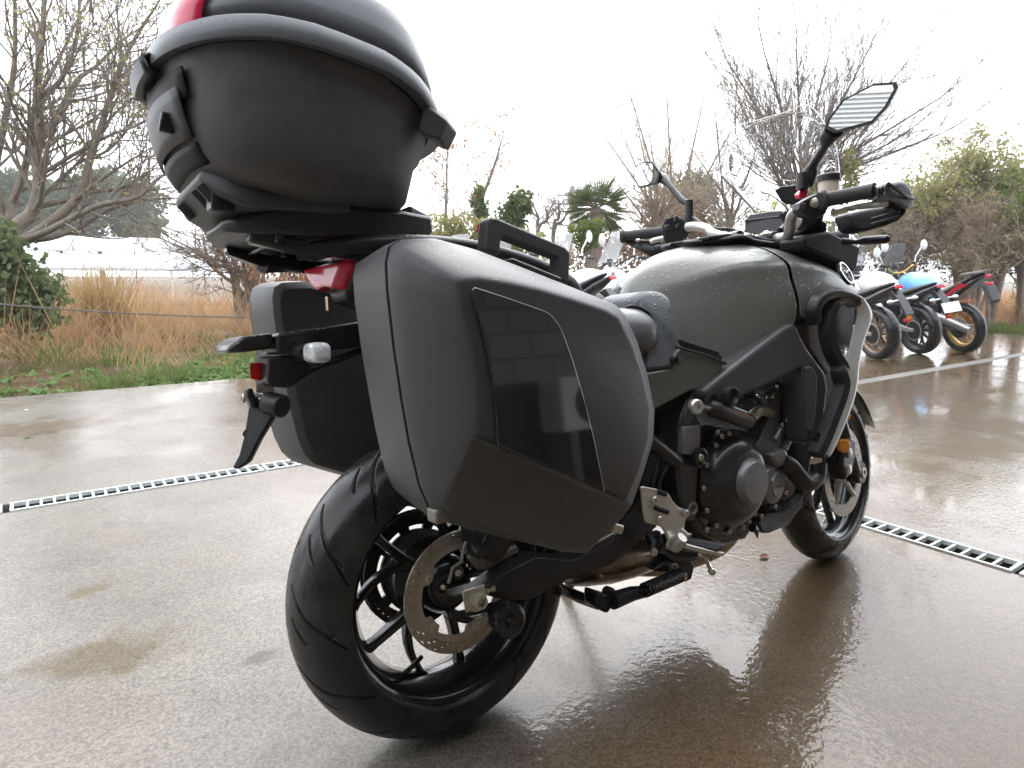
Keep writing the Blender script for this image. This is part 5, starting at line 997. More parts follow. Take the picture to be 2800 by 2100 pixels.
class Tree:
    def __init__(s, seed): s.r = random.Random(seed); s.tw = MB(); s.lb = MB(); s.tips = []; s.all = []
    def twig(s, p, d, L, r, lvl, up=.15, wob=.35, kids=(6, 5, 4), fork=.9):
        R_ = s.r; n = max(3, int(5 if lvl > 0 else 4)); pts = [p]; dd = d.normalized()
        for i in range(n):
            dd = (dd + Vector((R_.gauss(0, wob), R_.gauss(0, wob), R_.gauss(0, wob)+up))*.35).normalized(); pts.append(pts[-1] + dd*(L/n))
        rad = [lerp(r, r*.35, i/n) for i in range(n+1)]
        (s.lb if r > .02 else s.tw).tube(pts, rad, 6 if r > .02 else (4 if r > .006 else 3), caps=False)
        s.tips.append(pts[-1]); s.all += pts[2:]
        if lvl > 0:
            for k in range(kids[min(lvl-1, len(kids)-1)]):
                t = R_.uniform(.25, 1.); i = min(n-1, int(t*n)); q = pts[i].lerp(pts[i+1], t*n-i) if i < n else pts[-1]
                base = (pts[i+1]-pts[i]).normalized(); a = R_.uniform(0, 6.28); _, u, v = frame_of(base); side = u*math.cos(a)+v*math.sin(a)
                s.twig(q, base + side*fork*R_.uniform(.6, 1.2), L*R_.uniform(.38, .66), max(r*.45, .0035), lvl-1, up, wob, kids, fork)
    def limb(s, pts, r0, r1, nk, L, lvl, up=.15, kids=(6, 5, 4), fork=.9, t0=.2, wob=.35):
        c = catmull(pts, 5); n = len(c); s.lb.tube(c, [lerp(r0, r1, i/(n-1)) for i in range(n)], 8, caps=False)
        for k in range(nk):
            t = s.r.uniform(t0, 1.); i = min(n-2, int(t*(n-1))); q = c[i]; base = (c[i+1]-c[i]).normalized(); a = s.r.uniform(0, 6.28); _, u, v = frame_of(base)
            s.twig(q, base*.8 + (u*math.cos(a)+v*math.sin(a))*fork, L*s.r.uniform(.6, 1.25)*(1.15-.5*t), max(lerp(r0, r1, t)*.45, .007), lvl, up, wob, kids, fork)
        s.twig(c[-1], (c[-1]-c[-2]), L*.7, r1, lvl, up, wob, kids, fork)
    def done(s, name, label, cat, loc, bark='bark_grey', twig='bark_grey', leaf=None, lsize=.05, lfrac=.3, group=None, tr_name='trunk'):
        root = empty(name, loc); loc = Vector(loc); M_ = Matrix.Translation(-loc)
        if s.lb.v: s.lb.build(tr_name, bark, root, smooth=60, xf=M_, fixn=False)
        if s.tw.v: s.tw.build('branches', twig, root, smooth=60, xf=M_, fixn=False)
        if leaf:
            P = [p - loc for p in s.all if s.r.random() < lfrac]
            if P: leaves_at('crown', np.array(P), lsize, leaf, root, .5, .45, .05)
        tag(root, label, cat, group); return root
def blob_leaves(cs, n, shell=.55):
    out = []
    w_ = np.array([c[1][0]*c[1][1]*c[1][2] for c in cs])**.67; w_ /= w_.sum()
    for (c, r), k in zip(cs, w_):
        m_ = max(8, int(n*k)); d = rdir(m_); rr = RNG.uniform(shell, 1, size=(m_, 1))**.7; out.append(np.array(c)[None] + d*rr*np.array(r)[None])
    return np.concatenate(out)
def lumps(c, r, k, frac=.45, seed=0):
    rr = random.Random(seed); out = []
    for i in range(k):
        d = Vector((rr.gauss(0, 1), rr.gauss(0, 1), rr.gauss(0, 1))).normalized(); q = rr.uniform(.35, .95)
        out.append(((c[0]+d.x*r[0]*q, c[1]+d.y*r[1]*q, c[2]+d.z*r[2]*q), tuple(x*frac*rr.uniform(.6, 1.2) for x in r)))
    return out
def gz(p): return Vector((p.x, p.y, -.15))
# ---- big bare tree at the left ------------------------------------------------------------------------------------
def Tw(x, y, dist): return wd(x*800/1207/ (2800/2212), y*800/1207/(2800/2212), dist)
t = Tree(3); D0 = 9.4; base = gz(Tw(60, 1150, D0))
limbs = [([base, Tw(60, 1000, 9.4), Tw(130, 880, 9.4), Tw(160, 780, 9.3), Tw(150, 640, 9.3), Tw(165, 500, 9.2), Tw(150, 380, 9.1), Tw(175, 150, 9.0), Tw(185, -120, 9.0)], .085, .02, 22),
    ([Tw(60, 1000, 9.4), Tw(130, 975, 9.3), Tw(230, 900, 9.1), Tw(330, 800, 9.), Tw(370, 660, 8.9), Tw(410, 540, 8.8), Tw(480, 330, 8.7), Tw(540, 190, 8.7), Tw(640, 30, 8.6)], .07, .012, 22),
    ([Tw(155, 600, 9.3), Tw(250, 450, 9.5), Tw(320, 330, 9.6), Tw(400, 270, 9.7), Tw(500, 170, 9.8), Tw(600, 100, 9.9)], .04, .008, 16),
    ([Tw(20, 1050, 9.6), Tw(40, 880, 9.8), Tw(90, 740, 9.9), Tw(125, 590, 10), Tw(150, 420, 10.1), Tw(240, 250, 10.2), Tw(330, 60, 10.3)], .06, .012, 18),
    ([Tw(60, 1000, 9.4), Tw(180, 960, 9.), Tw(400, 850, 8.6), Tw(560, 815, 8.4), Tw(650, 740, 8.3), Tw(720, 690, 8.2)], .045, .008, 16),
    ([Tw(80, 990, 9.4), Tw(210, 980, 9.2), Tw(330, 935, 9.1), Tw(450, 865, 9.0), Tw(600, 825, 9.0), Tw(760, 815, 9.0)], .04, .007, 14),
    ([Tw(170, 720, 9.3), Tw(300, 640, 9.0), Tw(450, 560, 8.8), Tw(560, 520, 8.7), Tw(660, 470, 8.6)], .026, .006, 14),
    ([Tw(300, 830, 9.0), Tw(420, 740, 8.8), Tw(540, 660, 8.7), Tw(660, 590, 8.6)], .022, .006, 12),
    ([Tw(0, 900, 9.8), Tw(-20, 700, 9.8), Tw(20, 500, 9.7), Tw(60, 250, 9.6), Tw(60, -60, 9.5)], .055, .015, 18),
    ([Tw(160, 400, 9.2), Tw(250, 330, 9.0), Tw(310, 180, 9.), Tw(330, -40, 9.)], .03, .01, 14),
    ([Tw(370, 660, 8.9), Tw(470, 600, 8.8), Tw(560, 480, 8.8), Tw(640, 380, 8.8)], .018, .005, 12)]
for pts, r0, r1, nk in limbs: t.limb(pts, r0, r1, nk, 1.15, 2, up=.12, kids=(5, 4), fork=.8)
t.done('bare_tree', 'large bare tree with spreading grey limbs at the left, ivy round its foot', 'tree', base, 'bark_grey', 'bark_grey', 'leaf_yellow', .055, .16)
# ivy bush round its foot
root = empty('ivy_bush', gz(Tw(60, 1150, 9))); loc = root.location.copy()
rr = random.Random(31); cs = []
for k in range(54):
    x = rr.uniform(-80, 215); cs.append((Tw(x, rr.uniform(940 + 1.1*max(0, x), 1330), rr.uniform(8.5, 9.2)), rr.uniform(.09, .22)))
P = blob_leaves([(tuple(c-loc), (r, r, r*.85)) for c, r in cs], 4200, .1); leaves_at('crown', P, .07, 'leaf_ivy', root, .5, .85, .05)
MB().tube([(0, 0, 0), (0, 0, .35)], [.05, .03], 8).build('stem', 'bark_grey', root); tag(root, 'dark green ivy bush at the foot of the bare tree, left edge', 'bush')
# far wooded knoll
def leafy(name, label, cat, blobs, n, size, m, trunk=None, bark='bark_grey', shell=.45, asp=.6, group=None, droop=.2):
    c0 = sum((b_[0] for b_ in blobs), Vector())/len(blobs); loc = gz(trunk if trunk else c0); root = empty(name, loc)
    P = blob_leaves([(tuple(c-loc), r) for c, r in blobs], n, shell); leaves_at('crown', P, size, m, root, droop, asp)
    zt_ = max(c.z for c, r in blobs)-loc.z; mb = MB(); top = c0-loc
    mb.tube([(0, 0, 0), (top.x*.3, top.y*.3, zt_*.35), (top.x, top.y, zt_*.8)], [.05+zt_*.018, .03+zt_*.012, .02], 7)
    rr = random.Random(len(label))
    for c, r in blobs[:14]:
        q = c-loc; mb.tube([(top.x*.3, top.y*.3, zt_*.35*rr.uniform(.7, 1.2)), tuple((Vector((top.x*.3, top.y*.3, zt_*.4))+q)/2 + Vector((0, 0, -.05*zt_))), tuple(q)], [.02+zt_*.005, .012+zt_*.003, .006], 5, caps=False)
    mb.build('trunk', bark, root, smooth=60, fixn=False); tag(root, label, cat, group); return root
rr = random.Random(4); bl = []
for i in range(46):
    x = rr.uniform(60, 330); ymin = 372 + ((x-215)/125)**2*75; y = rr.uniform(ymin+8, 505); bl.append((wd(x, y, rr.uniform(58, 66)), (1.5*rr.uniform(.7, 1.3), 1.5, 1.2)))
leafy('evergreen_tree', 'broad round evergreen tree far behind the greenhouse', 'tree', bl, 9000, .5, 'leaf_far', wd(215, 500, 62))
bl = [(wd(rr.uniform(-90, 60), rr.uniform(400, 510), rr.uniform(50, 56)), (1.6, 1.6, 1.3)) for i in range(16)]
leafy('evergreen_tree', 'evergreen tree behind the bare tree at the left edge', 'tree', bl, 3500, .5, 'leaf_far', wd(-20, 500, 53))
# greenhouse
mat('film_white', (.42, .44, .46), .35, var=.06, vscale=.5); mat('pipe_white', (.55, .55, .55), .5)
GH = 27.
def gw(x, y, d=GH): return wd(x, y, d)
a, c = gw(40, 507), gw(620, 512); gx = (c-a).normalized(); gx.z = 0; gx.normalize(); gn = Vector((gx.y, -gx.x, 0)); 
if gn.dot(CAM-a) < 0: gn = -gn
root = empty('greenhouse', gz(a)); o0 = root.location.copy(); Lg = 15.0; zt0 = a.z+.15
rows = lambda d, z: [tuple(gx*(Lg*i/24) + gn*d + Vector((0, 0, z))) for i in range(25)]
for nm, (d0, z0, d1, z1) in {'roof_panel': (0, zt0, 1.6, zt0-.52), 'roof_panel.b': (1.72, zt0-.62, 3.2, zt0-1.12)}.items():
    MB().grid([rows(d0, z0), rows((d0+d1)/2, (z0+z1)/2+.06), rows(d1, z1)]).build('roof_panel', 'film_white', root, smooth=60, solid=.02)
for i in range(15):
    x = Lg*i/14; p = gx*x + gn*3.2
    MB().tube([p, p + Vector((0, 0, zt0-1.12))], .035, 6).build('post', 'pipe_white', root)
    MB().tube([gx*x, gx*x + Vector((0, 0, zt0))], .03, 6).build('post', 'pipe_white', root)
for zz in (.9, 1.25): MB().tube([gn*3.2 + Vector((0, 0, zz)), gn*3.2 + gx*Lg + Vector((0, 0, zz))], .014, 5).build('rail', 'pipe_white', root)
tag(root, 'long low greenhouse with white film roof behind the dry grass', 'greenhouse')
# thicket and autumn shrub under the top case
t = Tree(11); base = gz(wd(535, 640, 12.))
for (x0, x1, y1) in ((500, 400, 430), (510, 450, 400), (530, 500, 420), (540, 560, 470), (550, 600, 500), (545, 520, 440), (520, 380, 520), (560, 640, 520), (500, 430, 560), (570, 690, 540), (540, 470, 480)):
    t.limb([base + Vector((random.uniform(-.3, .3), random.uniform(-.3, .3), 0)), wd(x0, 590, 12), wd((x0+x1)/2, (590+y1)/2, 11.8), wd(x1, y1, 11.6)], .045, .01, 12, .8, 2, up=.1, kids=(5, 4))
t.done('bare_thicket', 'dark tangled bare thicket between the greenhouse and the orange shrub', 'shrub', base, 'bark_brown', 'bark_brown', 'leaf_brown', .06, .06)
t = Tree(12); base = gz(wd(660, 620, 10.))
for (x1, y1) in ((590, 500), (620, 470), (650, 480), (690, 490), (720, 520), (745, 500), (600, 560), (680, 540), (700, 470), (760, 560)):
    t.limb([base + Vector((random.uniform(-.3, .3), random.uniform(-.2, .2), 0)), wd(lerp(660, x1, .5), lerp(640, y1, .5), 10), wd(x1, y1, 9.9)], .018, .006, 10, .6, 2, up=.05, kids=(4, 4))
t.done('autumn_shrub', 'orange leaved autumn shrub below the top case', 'shrub', base, 'bark_brown', 'twig_red', 'leaf_orange', .085, .42)
# ---- middle distance -----------------------------------------------------------------------------------------------
def bare(seed, name, label, base, limbs, r0, L, nk, lvl, leaf=None, lsize=.06, lfrac=.1, bark='bark_grey', tw='twig_pale', up=.2, kids=(5, 4), fork=.8, cat='tree', group=None, t0=.35):
    t = Tree(seed); base = gz(base)
    for pts in limbs: t.limb([base] + pts if True else pts, r0, r0*.2, nk, L, lvl, up=up, kids=kids, fork=fork, t0=t0)
    return t.done(name, label, cat, base, bark, tw, leaf, lsize, lfrac, group)
bare(21, 'slender_tree', 'slender bare sapling with a few dry leaves just right of the top case', wd(962, 560, 12), [[wd(962, 500, 12), wd(965, 400, 12), wd(966, 315, 12)]], .045, .9, 22, 2, 'leaf_orange', .08, .14, fork=1.)
bare(22, 'slender_tree', 'leaning bare sapling with an ivy clad foot above the carry handle', wd(1020, 560, 13), [[wd(1030, 480, 13), wd(1064, 370, 13), wd(1085, 300, 13)]], .06, .7, 14, 2, 'leaf_orange', .08, .08)
leafy('ivy_column', 'ivy clad stump on the leaning sapling', 'ivy', [(wd(1040+rr.uniform(-12, 12), y, 12.9), (.13, .13, .2)) for y in (425, 440, 455, 470, 490)], 900, .08, 'leaf_ivy', wd(1035, 560, 12.9), asp=.85)
leafy('ivy_column', 'thick ivy covered trunk between the saplings and the utility pole', 'ivy', [(wd(1112+rr.uniform(-14, 14), y, 12.8), (.24, .24, .26)) for y in (435, 450, 465, 480, 500, 520, 540)], 2200, .085, 'leaf_green', wd(1112, 560, 12.8), asp=.85)
leafy('low_shrub', 'green and brown shrub at the foot of the saplings', 'shrub', [(wd(x, y, 12), (.35, .35, .25)) for x, y in ((940, 490), (975, 500), (1000, 485), (1060, 500), (1080, 515), (990, 520), (1140, 520), (1160, 540))], 2600, .08, 'leaf_yellow', wd(1000, 560, 12))
for i, (x, tx, ty, lb) in enumerate(((1160, 1150, 440, 'small crooked bare tree left of the utility pole'), (1195, 1205, 430, 'small forked bare tree beside the utility pole'))):
    bare(30+i, 'crooked_tree', lb, wd(x, 560, 15), [[wd(x, 500, 15), wd((x+tx)/2+8, 470, 15), wd(tx, ty, 15)], [wd(x, 510, 15), wd(x+22, 475, 15), wd(tx+28, ty+10, 15)]], .06, .6, 12, 2)
# utility pole
mat('pole_concrete', (.32, .32, .31), .8)
pb = gz(wd(1232, 590, 42)); root = empty('utility_pole', pb); hp = wd(1232, 402, 42).z+.15
MB().tube([(0, 0, 0), (0, 0, hp)], [.19, .12], 10).build('pole', 'pole_concrete', root)
cr = Vector((CR.x, CR.y, 0)).normalized()
for zz, hw_ in ((hp-.55, .9), (hp-1.05, 1.2), (hp-1.5, .7)):
    MB().tube([cr*-hw_ + Vector((0, 0, zz)), cr*hw_ + Vector((0, 0, zz))], .06, 6).build('crossarm', 'pole_concrete', root)
    for k in (-1, 0, 1): MB().tube([cr*hw_*k*.9 + Vector((0, 0, zz)), cr*hw_*k*.9 + Vector((0, 0, zz+.22))], .05, 6).build('insulator', 'film_white', root)
tag(root, 'distant concrete utility pole with crossarms in the gap above the carry handle', 'utility pole')
# palm
pc_ = wd(1288, 452, 14); root = empty('palm_tree', gz(pc_)); loc = root.location.copy(); top = pc_-loc
MB().tube([(0, 0, 0), top*.5+Vector((.05, 0, 0)), top], [.11, .10, .14], 10).build('trunk', 'bark_brown', root)
frond = None; C_l, U_l, W_l = [], [], []
for i in range(80):
    a = random.uniform(0, 6.28); el = random.uniform(-.9, 1.3); d = Vector((math.cos(a)*math.cos(el), math.sin(a)*math.cos(el), math.sin(el))); L = random.uniform(.22, .38); hub = top + d*L
    _, u, v = frame_of(d)
    for k in range(15):
        f = R(-75+150*k/14); U_ = d*math.cos(f) + u*math.sin(f); U_.z -= .22; ll = random.uniform(.32, .50)
        C_l.append(tuple(hub)); U_l.append(tuple(U_.normalized()*ll)); W_l.append(tuple(u.cross(U_).normalized()*.04 + v*.02))
    MB().tube([top, hub], .008, 4).build('stalk', 'bark_brown', root)
quads('fronds', C_l, U_l, W_l, 'leaf_palm', root); tag(root, 'fan palm with ragged fronds left of the handlebar', 'palm tree')
leafy('lime_shrub', 'bright yellow green shrub under the palm', 'shrub', [(wd(x, y, 13), (.16, .16, .18)) for x, y in ((1268, 495), (1280, 505), (1275, 520), (1262, 525), (1290, 490), (1240, 505))], 1500, .07, 'leaf_lime', wd(1275, 560, 13))
# brownish bare tree behind the left mirror, brown mound
tl_ = []
for (mx_, my_, tx, ty) in ((1400, 430, 1345, 290), (1420, 420, 1400, 270), (1435, 430, 1450, 290), (1390, 470, 1320, 380), (1440, 460, 1500, 380), (1410, 440, 1375, 260)): tl_.append([wd(1412, 520, 15), wd(mx_, my_, 15), wd(tx, ty, 15)])
bare(41, 'red_brown_tree', 'reddish bare tree rising behind the left mirror', wd(1412, 560, 15), tl_, .05, .9, 14, 2, 'leaf_brown', .05, .05, 'bark_brown', 'twig_red', up=.25)
leafy('brown_mound', 'brownish dense shrub mound between left mirror and windscreen', 'shrub', [(wd(rr.uniform(1400, 1560), rr.uniform(470, 570), rr.uniform(16, 17.5)), (.45, .45, .4)) for i in range(26)] + [(wd(1480+rr.uniform(-50, 50), 440+rr.uniform(-12, 20), 17), (.45, .45, .4)) for i in range(8)], 7000, .09, 'leaf_brown', wd(1480, 560, 17))
leafy('dark_conifer', 'dark evergreen rising behind the brown mound', 'tree', [(wd(1500+rr.uniform(-1, 1)*(y-390)*.45, y, 19), (.5, .5, .4)) for y in (395, 405, 415, 425, 440, 455, 470, 485)], 2600, .12, 'leaf_green', wd(1500, 560, 19))
tl_ = []
for (mx_, my_, tx, ty) in ((1560, 400, 1545, 240), (1585, 400, 1590, 190), (1570, 440, 1500, 330), (1600, 430, 1640, 300)): tl_.append([wd(1575, 520, 14.5), wd(mx_, my_, 14.5), wd(tx, ty, 14.5)])
bare(42, 'greenish_bare_tree', 'thin bare tree with greenish twigs left of the windscreen', wd(1575, 570, 14.5), tl_, .05, .9, 14, 2, 'leaf_yellow', .05, .10, up=.2)
tl_ = []
for (mx_, my_, tx, ty) in ((1690, 330, 1570, 130), (1710, 320, 1650, 110), (1730, 330, 1720, 105), (1740, 330, 1790, 120), (1760, 340, 1860, 140), (1770, 360, 1930, 170), (1775, 380, 2000, 230), (1770, 400, 2030, 290), (1680, 380, 1600, 230), (1690, 400, 1640, 300), (1780, 390, 1900, 320)): tl_.append([wd(1735, 500, 13), wd(mx_, my_, 13+random.uniform(-.4, .4)), wd(tx, ty, 13+random.uniform(-.8, .8))])
bare(43, 'fan_tree', 'tall bare tree with fan shaped upright branches behind the windscreen', wd(1735, 590, 13), tl_, .06, 1.5, 20, 2, None, .05, .05, 'bark_grey', 'bark_grey', up=.22, fork=.5, kids=(6, 4), t0=.45)
leafy('ivy_column', 'ivy on the trunk of the fan shaped tree beside the brake reservoir', 'ivy', [(wd(1838+rr.uniform(-8, 8), y, 12.7), (.12, .12, .2)) for y in (345, 365, 385, 405)] + [(wd(1738+rr.uniform(-8, 8), y, 12.7), (.14, .14, .2)) for y in (420, 450)], 900, .07, 'leaf_yellow', wd(1800, 560, 12.7))
tl_ = []
for (mx_, my_, tx, ty) in ((1420, 400, 1360, 200), (1450, 390, 1440, 190), (1480, 400, 1520, 210), (1500, 430, 1580, 280), (1400, 430, 1310, 300)): tl_.append([wd(1460, 520, 18), wd(mx_, my_, 18), wd(tx, ty, 18)])
bare(44, 'pale_bare_tree', 'pale twiggy bare tree filling the gap above the left mirror', wd(1460, 560, 18), tl_, .07, 1.2, 18, 2, 'leaf_yellow', .06, .05, 'bark_brown', 'twig_red', up=.15)
# right hand belt of trees and brush
rr = random.Random(9)
def belt(name, label, x0, x1, yt, yb, d, n, size, m, k=16, r=.5): 
    leafy(name, label, 'tree', [(wd(rr.uniform(x0, x1), rr.uniform(yt(0.5)+6, yb), d*rr.uniform(.95, 1.05)), (r*rr.uniform(.7, 1.2), r, r*.8)) for i in range(k)] + [(wd(lerp(x0, x1, t_), yt(t_)+14, d), (r*.7, r*.7, r*.6)) for t_ in np.linspace(.1, .9, 6)], n, size, m, wd((x0+x1)/2, 600, d), shell=.15, group='trees along the right of the lot')
def airy(seed, label, xs, base_x, d, leaf, lf=.85, ls=.095, r0=.05):
    tl = []; q = random.Random(seed)
    for (x, y) in xs: tl.append([wd(lerp(base_x, x, .35), lerp(600, y, .4), d+q.uniform(-.3, .3)), wd(lerp(base_x, x, .75), lerp(600, y, .75), d+q.uniform(-.5, .5)), wd(x, y, d+q.uniform(-.6, .6))])
    bare(seed, 'yellow_tree', label, wd(base_x, 620, d), tl, r0, .75, 18, 2, leaf, ls, lf, 'bark_brown', 'twig_pale', up=.12, kids=(5, 4), fork=.9, group='trees along the right of the lot', t0=.25)
airy(61, 'airy yellow green tree, tallest at the right', [(2030, 400), (2060, 350), (2095, 345), (2130, 370), (2160, 400), (2000, 450), (2080, 420), (2120, 440)], 2085, 16.2, 'leaf_yellow')
airy(62, 'pale yellow tree cut by the right edge of the photo', [(2180, 420), (2210, 400), (2240, 410), (2170, 480), (2220, 480), (2260, 450)], 2215, 16.0, 'leaf_lime')
airy(63, 'yellowing tree just right of the hand guard', [(1900, 470), (1930, 440), (1965, 430), (1995, 450), (2010, 500), (1940, 500), (1890, 530)], 1950, 17.0, 'leaf_yellow')
airy(64, 'low yellowing tree beside the right edge behind the brush', [(2120, 520), (2150, 500), (2190, 520), (2210, 560), (2090, 560)], 2150, 15.8, 'leaf_yellow', .4)
belt('green_tree', 'green tree behind the windscreen base', 1640, 1800, lambda t: 455, 600, 17, 3200, .10, 'leaf_yellow', 14, .5)
belt('green_tree', 'dark leafy tree at the far left of the middle belt behind the parked bikes', 1200, 1420, lambda t: 520, 600, 16, 3000, .10, 'leaf_brown', 16, .5)
tl_ = []
for i in range(11): 
    x = rr.uniform(2030, 2200); tl_.append([wd(lerp(2110, x, .5), 570, 15.6), wd(x, rr.uniform(480, 560), 15.4+rr.uniform(-.6, .6))])
bare(51, 'brown_brush', 'brown tangled brush behind the parked bikes at the right', wd(2110, 640, 15.6), tl_, .035, .9, 12, 2, 'leaf_brown', .07, .12, 'bark_brown', 'twig_red', up=.05, cat='shrub')
tl_ = []
for i in range(12): 
    x = rr.uniform(1880, 2020); tl_.append([wd(lerp(1950, x, .5), 570, 15.8), wd(x, rr.uniform(470, 570), 15.8+rr.uniform(-.6, .6))])
bare(52, 'brown_brush', 'brown tangled brush just beyond the white and blue parked bikes', wd(1950, 640, 15.8), tl_, .03, .8, 10, 2, 'leaf_brown', .07, .15, 'bark_brown', 'twig_pale', up=.05, cat='shrub')
leafy('orange_shrub', 'small orange shrub behind the rear wheel of the red tailed bike', 'shrub', [(wd(2085+rr.uniform(-14, 20), 680+rr.uniform(-22, 20), 14.3), (.16, .16, .16)) for i in range(8)], 900, .07, 'leaf_orange', wd(2088, 725, 14.3))
# ---- grass and weeds ----------------------------------------------------------------------------------------------
def blades(name, n, area, h, wdt, m, lean=.35, z=-.15, clump=None, hfun=None, label=None):
    x = RNG.uniform(area[0], area[1], n); y = RNG.uniform(area[2], area[3], n)
    if clump:
        cx_ = RNG.uniform(area[0], area[1], clump); cy2 = RNG.uniform(area[2], area[3], clump); k = RNG.integers(0, clump, n); x = cx_[k]+RNG.normal(size=n)*.09; y = cy2[k]+RNG.normal(size=n)*.09
    keep = (y > area[2]-.02); x, y = x[keep], y[keep]; n = len(x)
    P = np.stack([x, y, np.full(n, z)], 1); hh = h*RNG.uniform(.45, 1.25, n)
    if hfun is not None: hh *= hfun(x, y)
    U = np.stack([RNG.normal(size=n)*lean, RNG.normal(size=n)*lean, np.ones(n)], 1)*hh[:, None]
    a = RNG.uniform(0, 6.28, n); W = np.stack([np.cos(a), np.sin(a), np.zeros(n)], 1)*wdt
    o = quads(name, P, U, W, m); tag(o, kind='stuff')
    if label: o['label'] = label
    return o
mat('verge_soil', (.11, .075, .045), .9, bump=.6, bscale=20, var=.35, vscale=5, col2=(.16, .10, .05), c2scale=3)
v_ = MB().grid([[(x, y, -.13 + .03*math.sin(x*2.1+y)*math.cos(y*1.7) + (.0 if y < 5.4 else .10*min(1, (y-5.3)/1.2))) for x in np.linspace(-16, 30, 90)] for y in np.linspace(5.2, 30, 50)]).build('verge', 'verge_soil', smooth=60); tag(v_, kind='structure')
patchy = lambda x, y: np.clip(.55 + .45*np.sin(x*1.7+2*np.sin(y*.9)) * np.cos(y*1.3+x*.4) + .35*np.sin(x*4.1+y*3.3), .18, 1.35)
blades('dry_grass', 30000, (-7, 9, 7.0, 16), .80, .012, 'grass_dry', .45, 0, 900, hfun=patchy, label='tall orange dry grass in the field at the left')
blades('green_undergrowth', 9000, (-7, 9, 6.2, 12), .30, .014, 'grass_green', .6, 0, 220, hfun=patchy, label='greenish undergrowth among the dry grass')
blades('bent_stems', 900, (-6, 8, 6.4, 12), 1.0, .010, 'grass_straw', .7, 0, label='tall bent dead stems in the field')
blades('straw_grass', 11000, (-7, 9, 5.9, 11), .42, .010, 'grass_straw', .6, 0, 360, hfun=patchy, label='straw coloured grass along the verge')
blades('straw_tuft', 500, (-.1, .35, 9.2, 9.7), 1.0, .014, 'grass_straw', .22, 0, label='pale tall straw tuft in front of the greenhouse')
blades('green_grass', 9000, (-5, 9, 5.35, 7.2), .17, .008, 'grass_green', .5, -.06, 260, label='green grass tufts near the concrete edge')
v2 = MB().grid([[(x, y, -.13 + .03*math.sin(x*2.1+y) + (.0 if x < 13.4 else .10*min(1, (x-13.3)/1.2))) for x in np.linspace(13.19, 40, 50)] for y in np.linspace(1.95, 5.25, 10)]).build('verge', 'verge_soil', smooth=60); tag(v2, kind='structure')
blades('dry_grass', 9000, (14.6, 26, 2.2, 5.4), .6, .014, 'grass_dry', .4, 0, 300, label='brown dry grass beyond the end of the concrete')
blades('green_grass', 6000, (13.25, 15.2, 2.0, 5.3), .16, .010, 'grass_green', .5, -.04, 160, label='green grass at the far end of the concrete')
blades('dry_grass', 16000, (9, 26, 5.4, 13), .55, .014, 'grass_dry', .4, 0, 500, label='brown dry grass at the right beyond the parked bikes')
blades('green_grass', 5000, (8, 24, 5.25, 6.2), .16, .010, 'grass_green', .5, -.06, 160, label='green grass strip at the right')
# fallen leaves and broad weeds
n_ = 9000; P = np.stack([RNG.uniform(-4, 8, n_), 5.16+np.abs(RNG.normal(size=n_))*.75, np.full(n_, -.085)], 1); P[:, 2] += np.clip((P[:, 1]-5.25)*.1, 0, .09) + .01; U = rdir(n_)*.055; U[:, 2] = np.abs(U[:, 2])*.4; W = np.cross(U, [0, 0, 1.])*.7
keep = P[:, 1] > 5.24; o = quads('leaf_litter', P[keep], U[keep], W[keep], 'litter'); tag(o, 'brown fallen leaves along the edge of the concrete', kind='stuff')
C_l, U_l, W_l = [], [], []
for i in range(420):
    x = random.uniform(-2.5, 1.6) if i < 330 else random.uniform(.2, 1.4); y = 5.28+abs(random.gauss(0, .55)); z = -.07+max(0, min(.08, (y-5.3)*.09)); 
    for k in range(random.randint(5, 9)):
        a = random.uniform(0, 6.28); L = random.uniform(.05, .11); d = Vector((math.cos(a), math.sin(a), random.uniform(.15, .9))).normalized()*L; C_l.append((x, y, z)); U_l.append(tuple(d)); W_l.append(tuple(Vector((-math.sin(a), math.cos(a), 0))*L*.55))
o = quads('broad_weeds', C_l, U_l, W_l, 'weed_leaf'); tag(o, 'bright green broad leaved weeds at the concrete edge', kind='stuff')
# loose leaves and bits on the concrete
for i, (x, y, lb, m_) in enumerate(((1650, 1203, 'small dead leaf on the wet concrete left of the front tyre', 'litter'), (58, 886, 'tiny white paper scrap on the concrete at the left', 'film_white'), (2030, 868, 'tan leaf on the wet concrete at the right', 'leaf_orange'), (60, 945, 'small green leaf on the concrete at the left', 'weed_leaf'), (2000, 815, 'orange leaf near the kerb strip at the right', 'leaf_orange'))):
    p_ = wg(x, y, .004); o = MB().add([(-.03, 0, 0), (-.008, .014, .004), (.014, .012, .006), (.032, 0, .002), (.012, -.013, .005), (-.01, -.012, .003)], [(0, 1, 2, 3, 4, 5)]).build('fallen_leaf' if 'leaf' in lb else 'paper_scrap', m_, smooth=0, solid=.001); o.location = p_; o.rotation_euler = (0, 0, i*1.3); o.scale = (.8, .8, 1); tag(o, lb, 'leaf' if 'leaf' in lb else 'scrap')
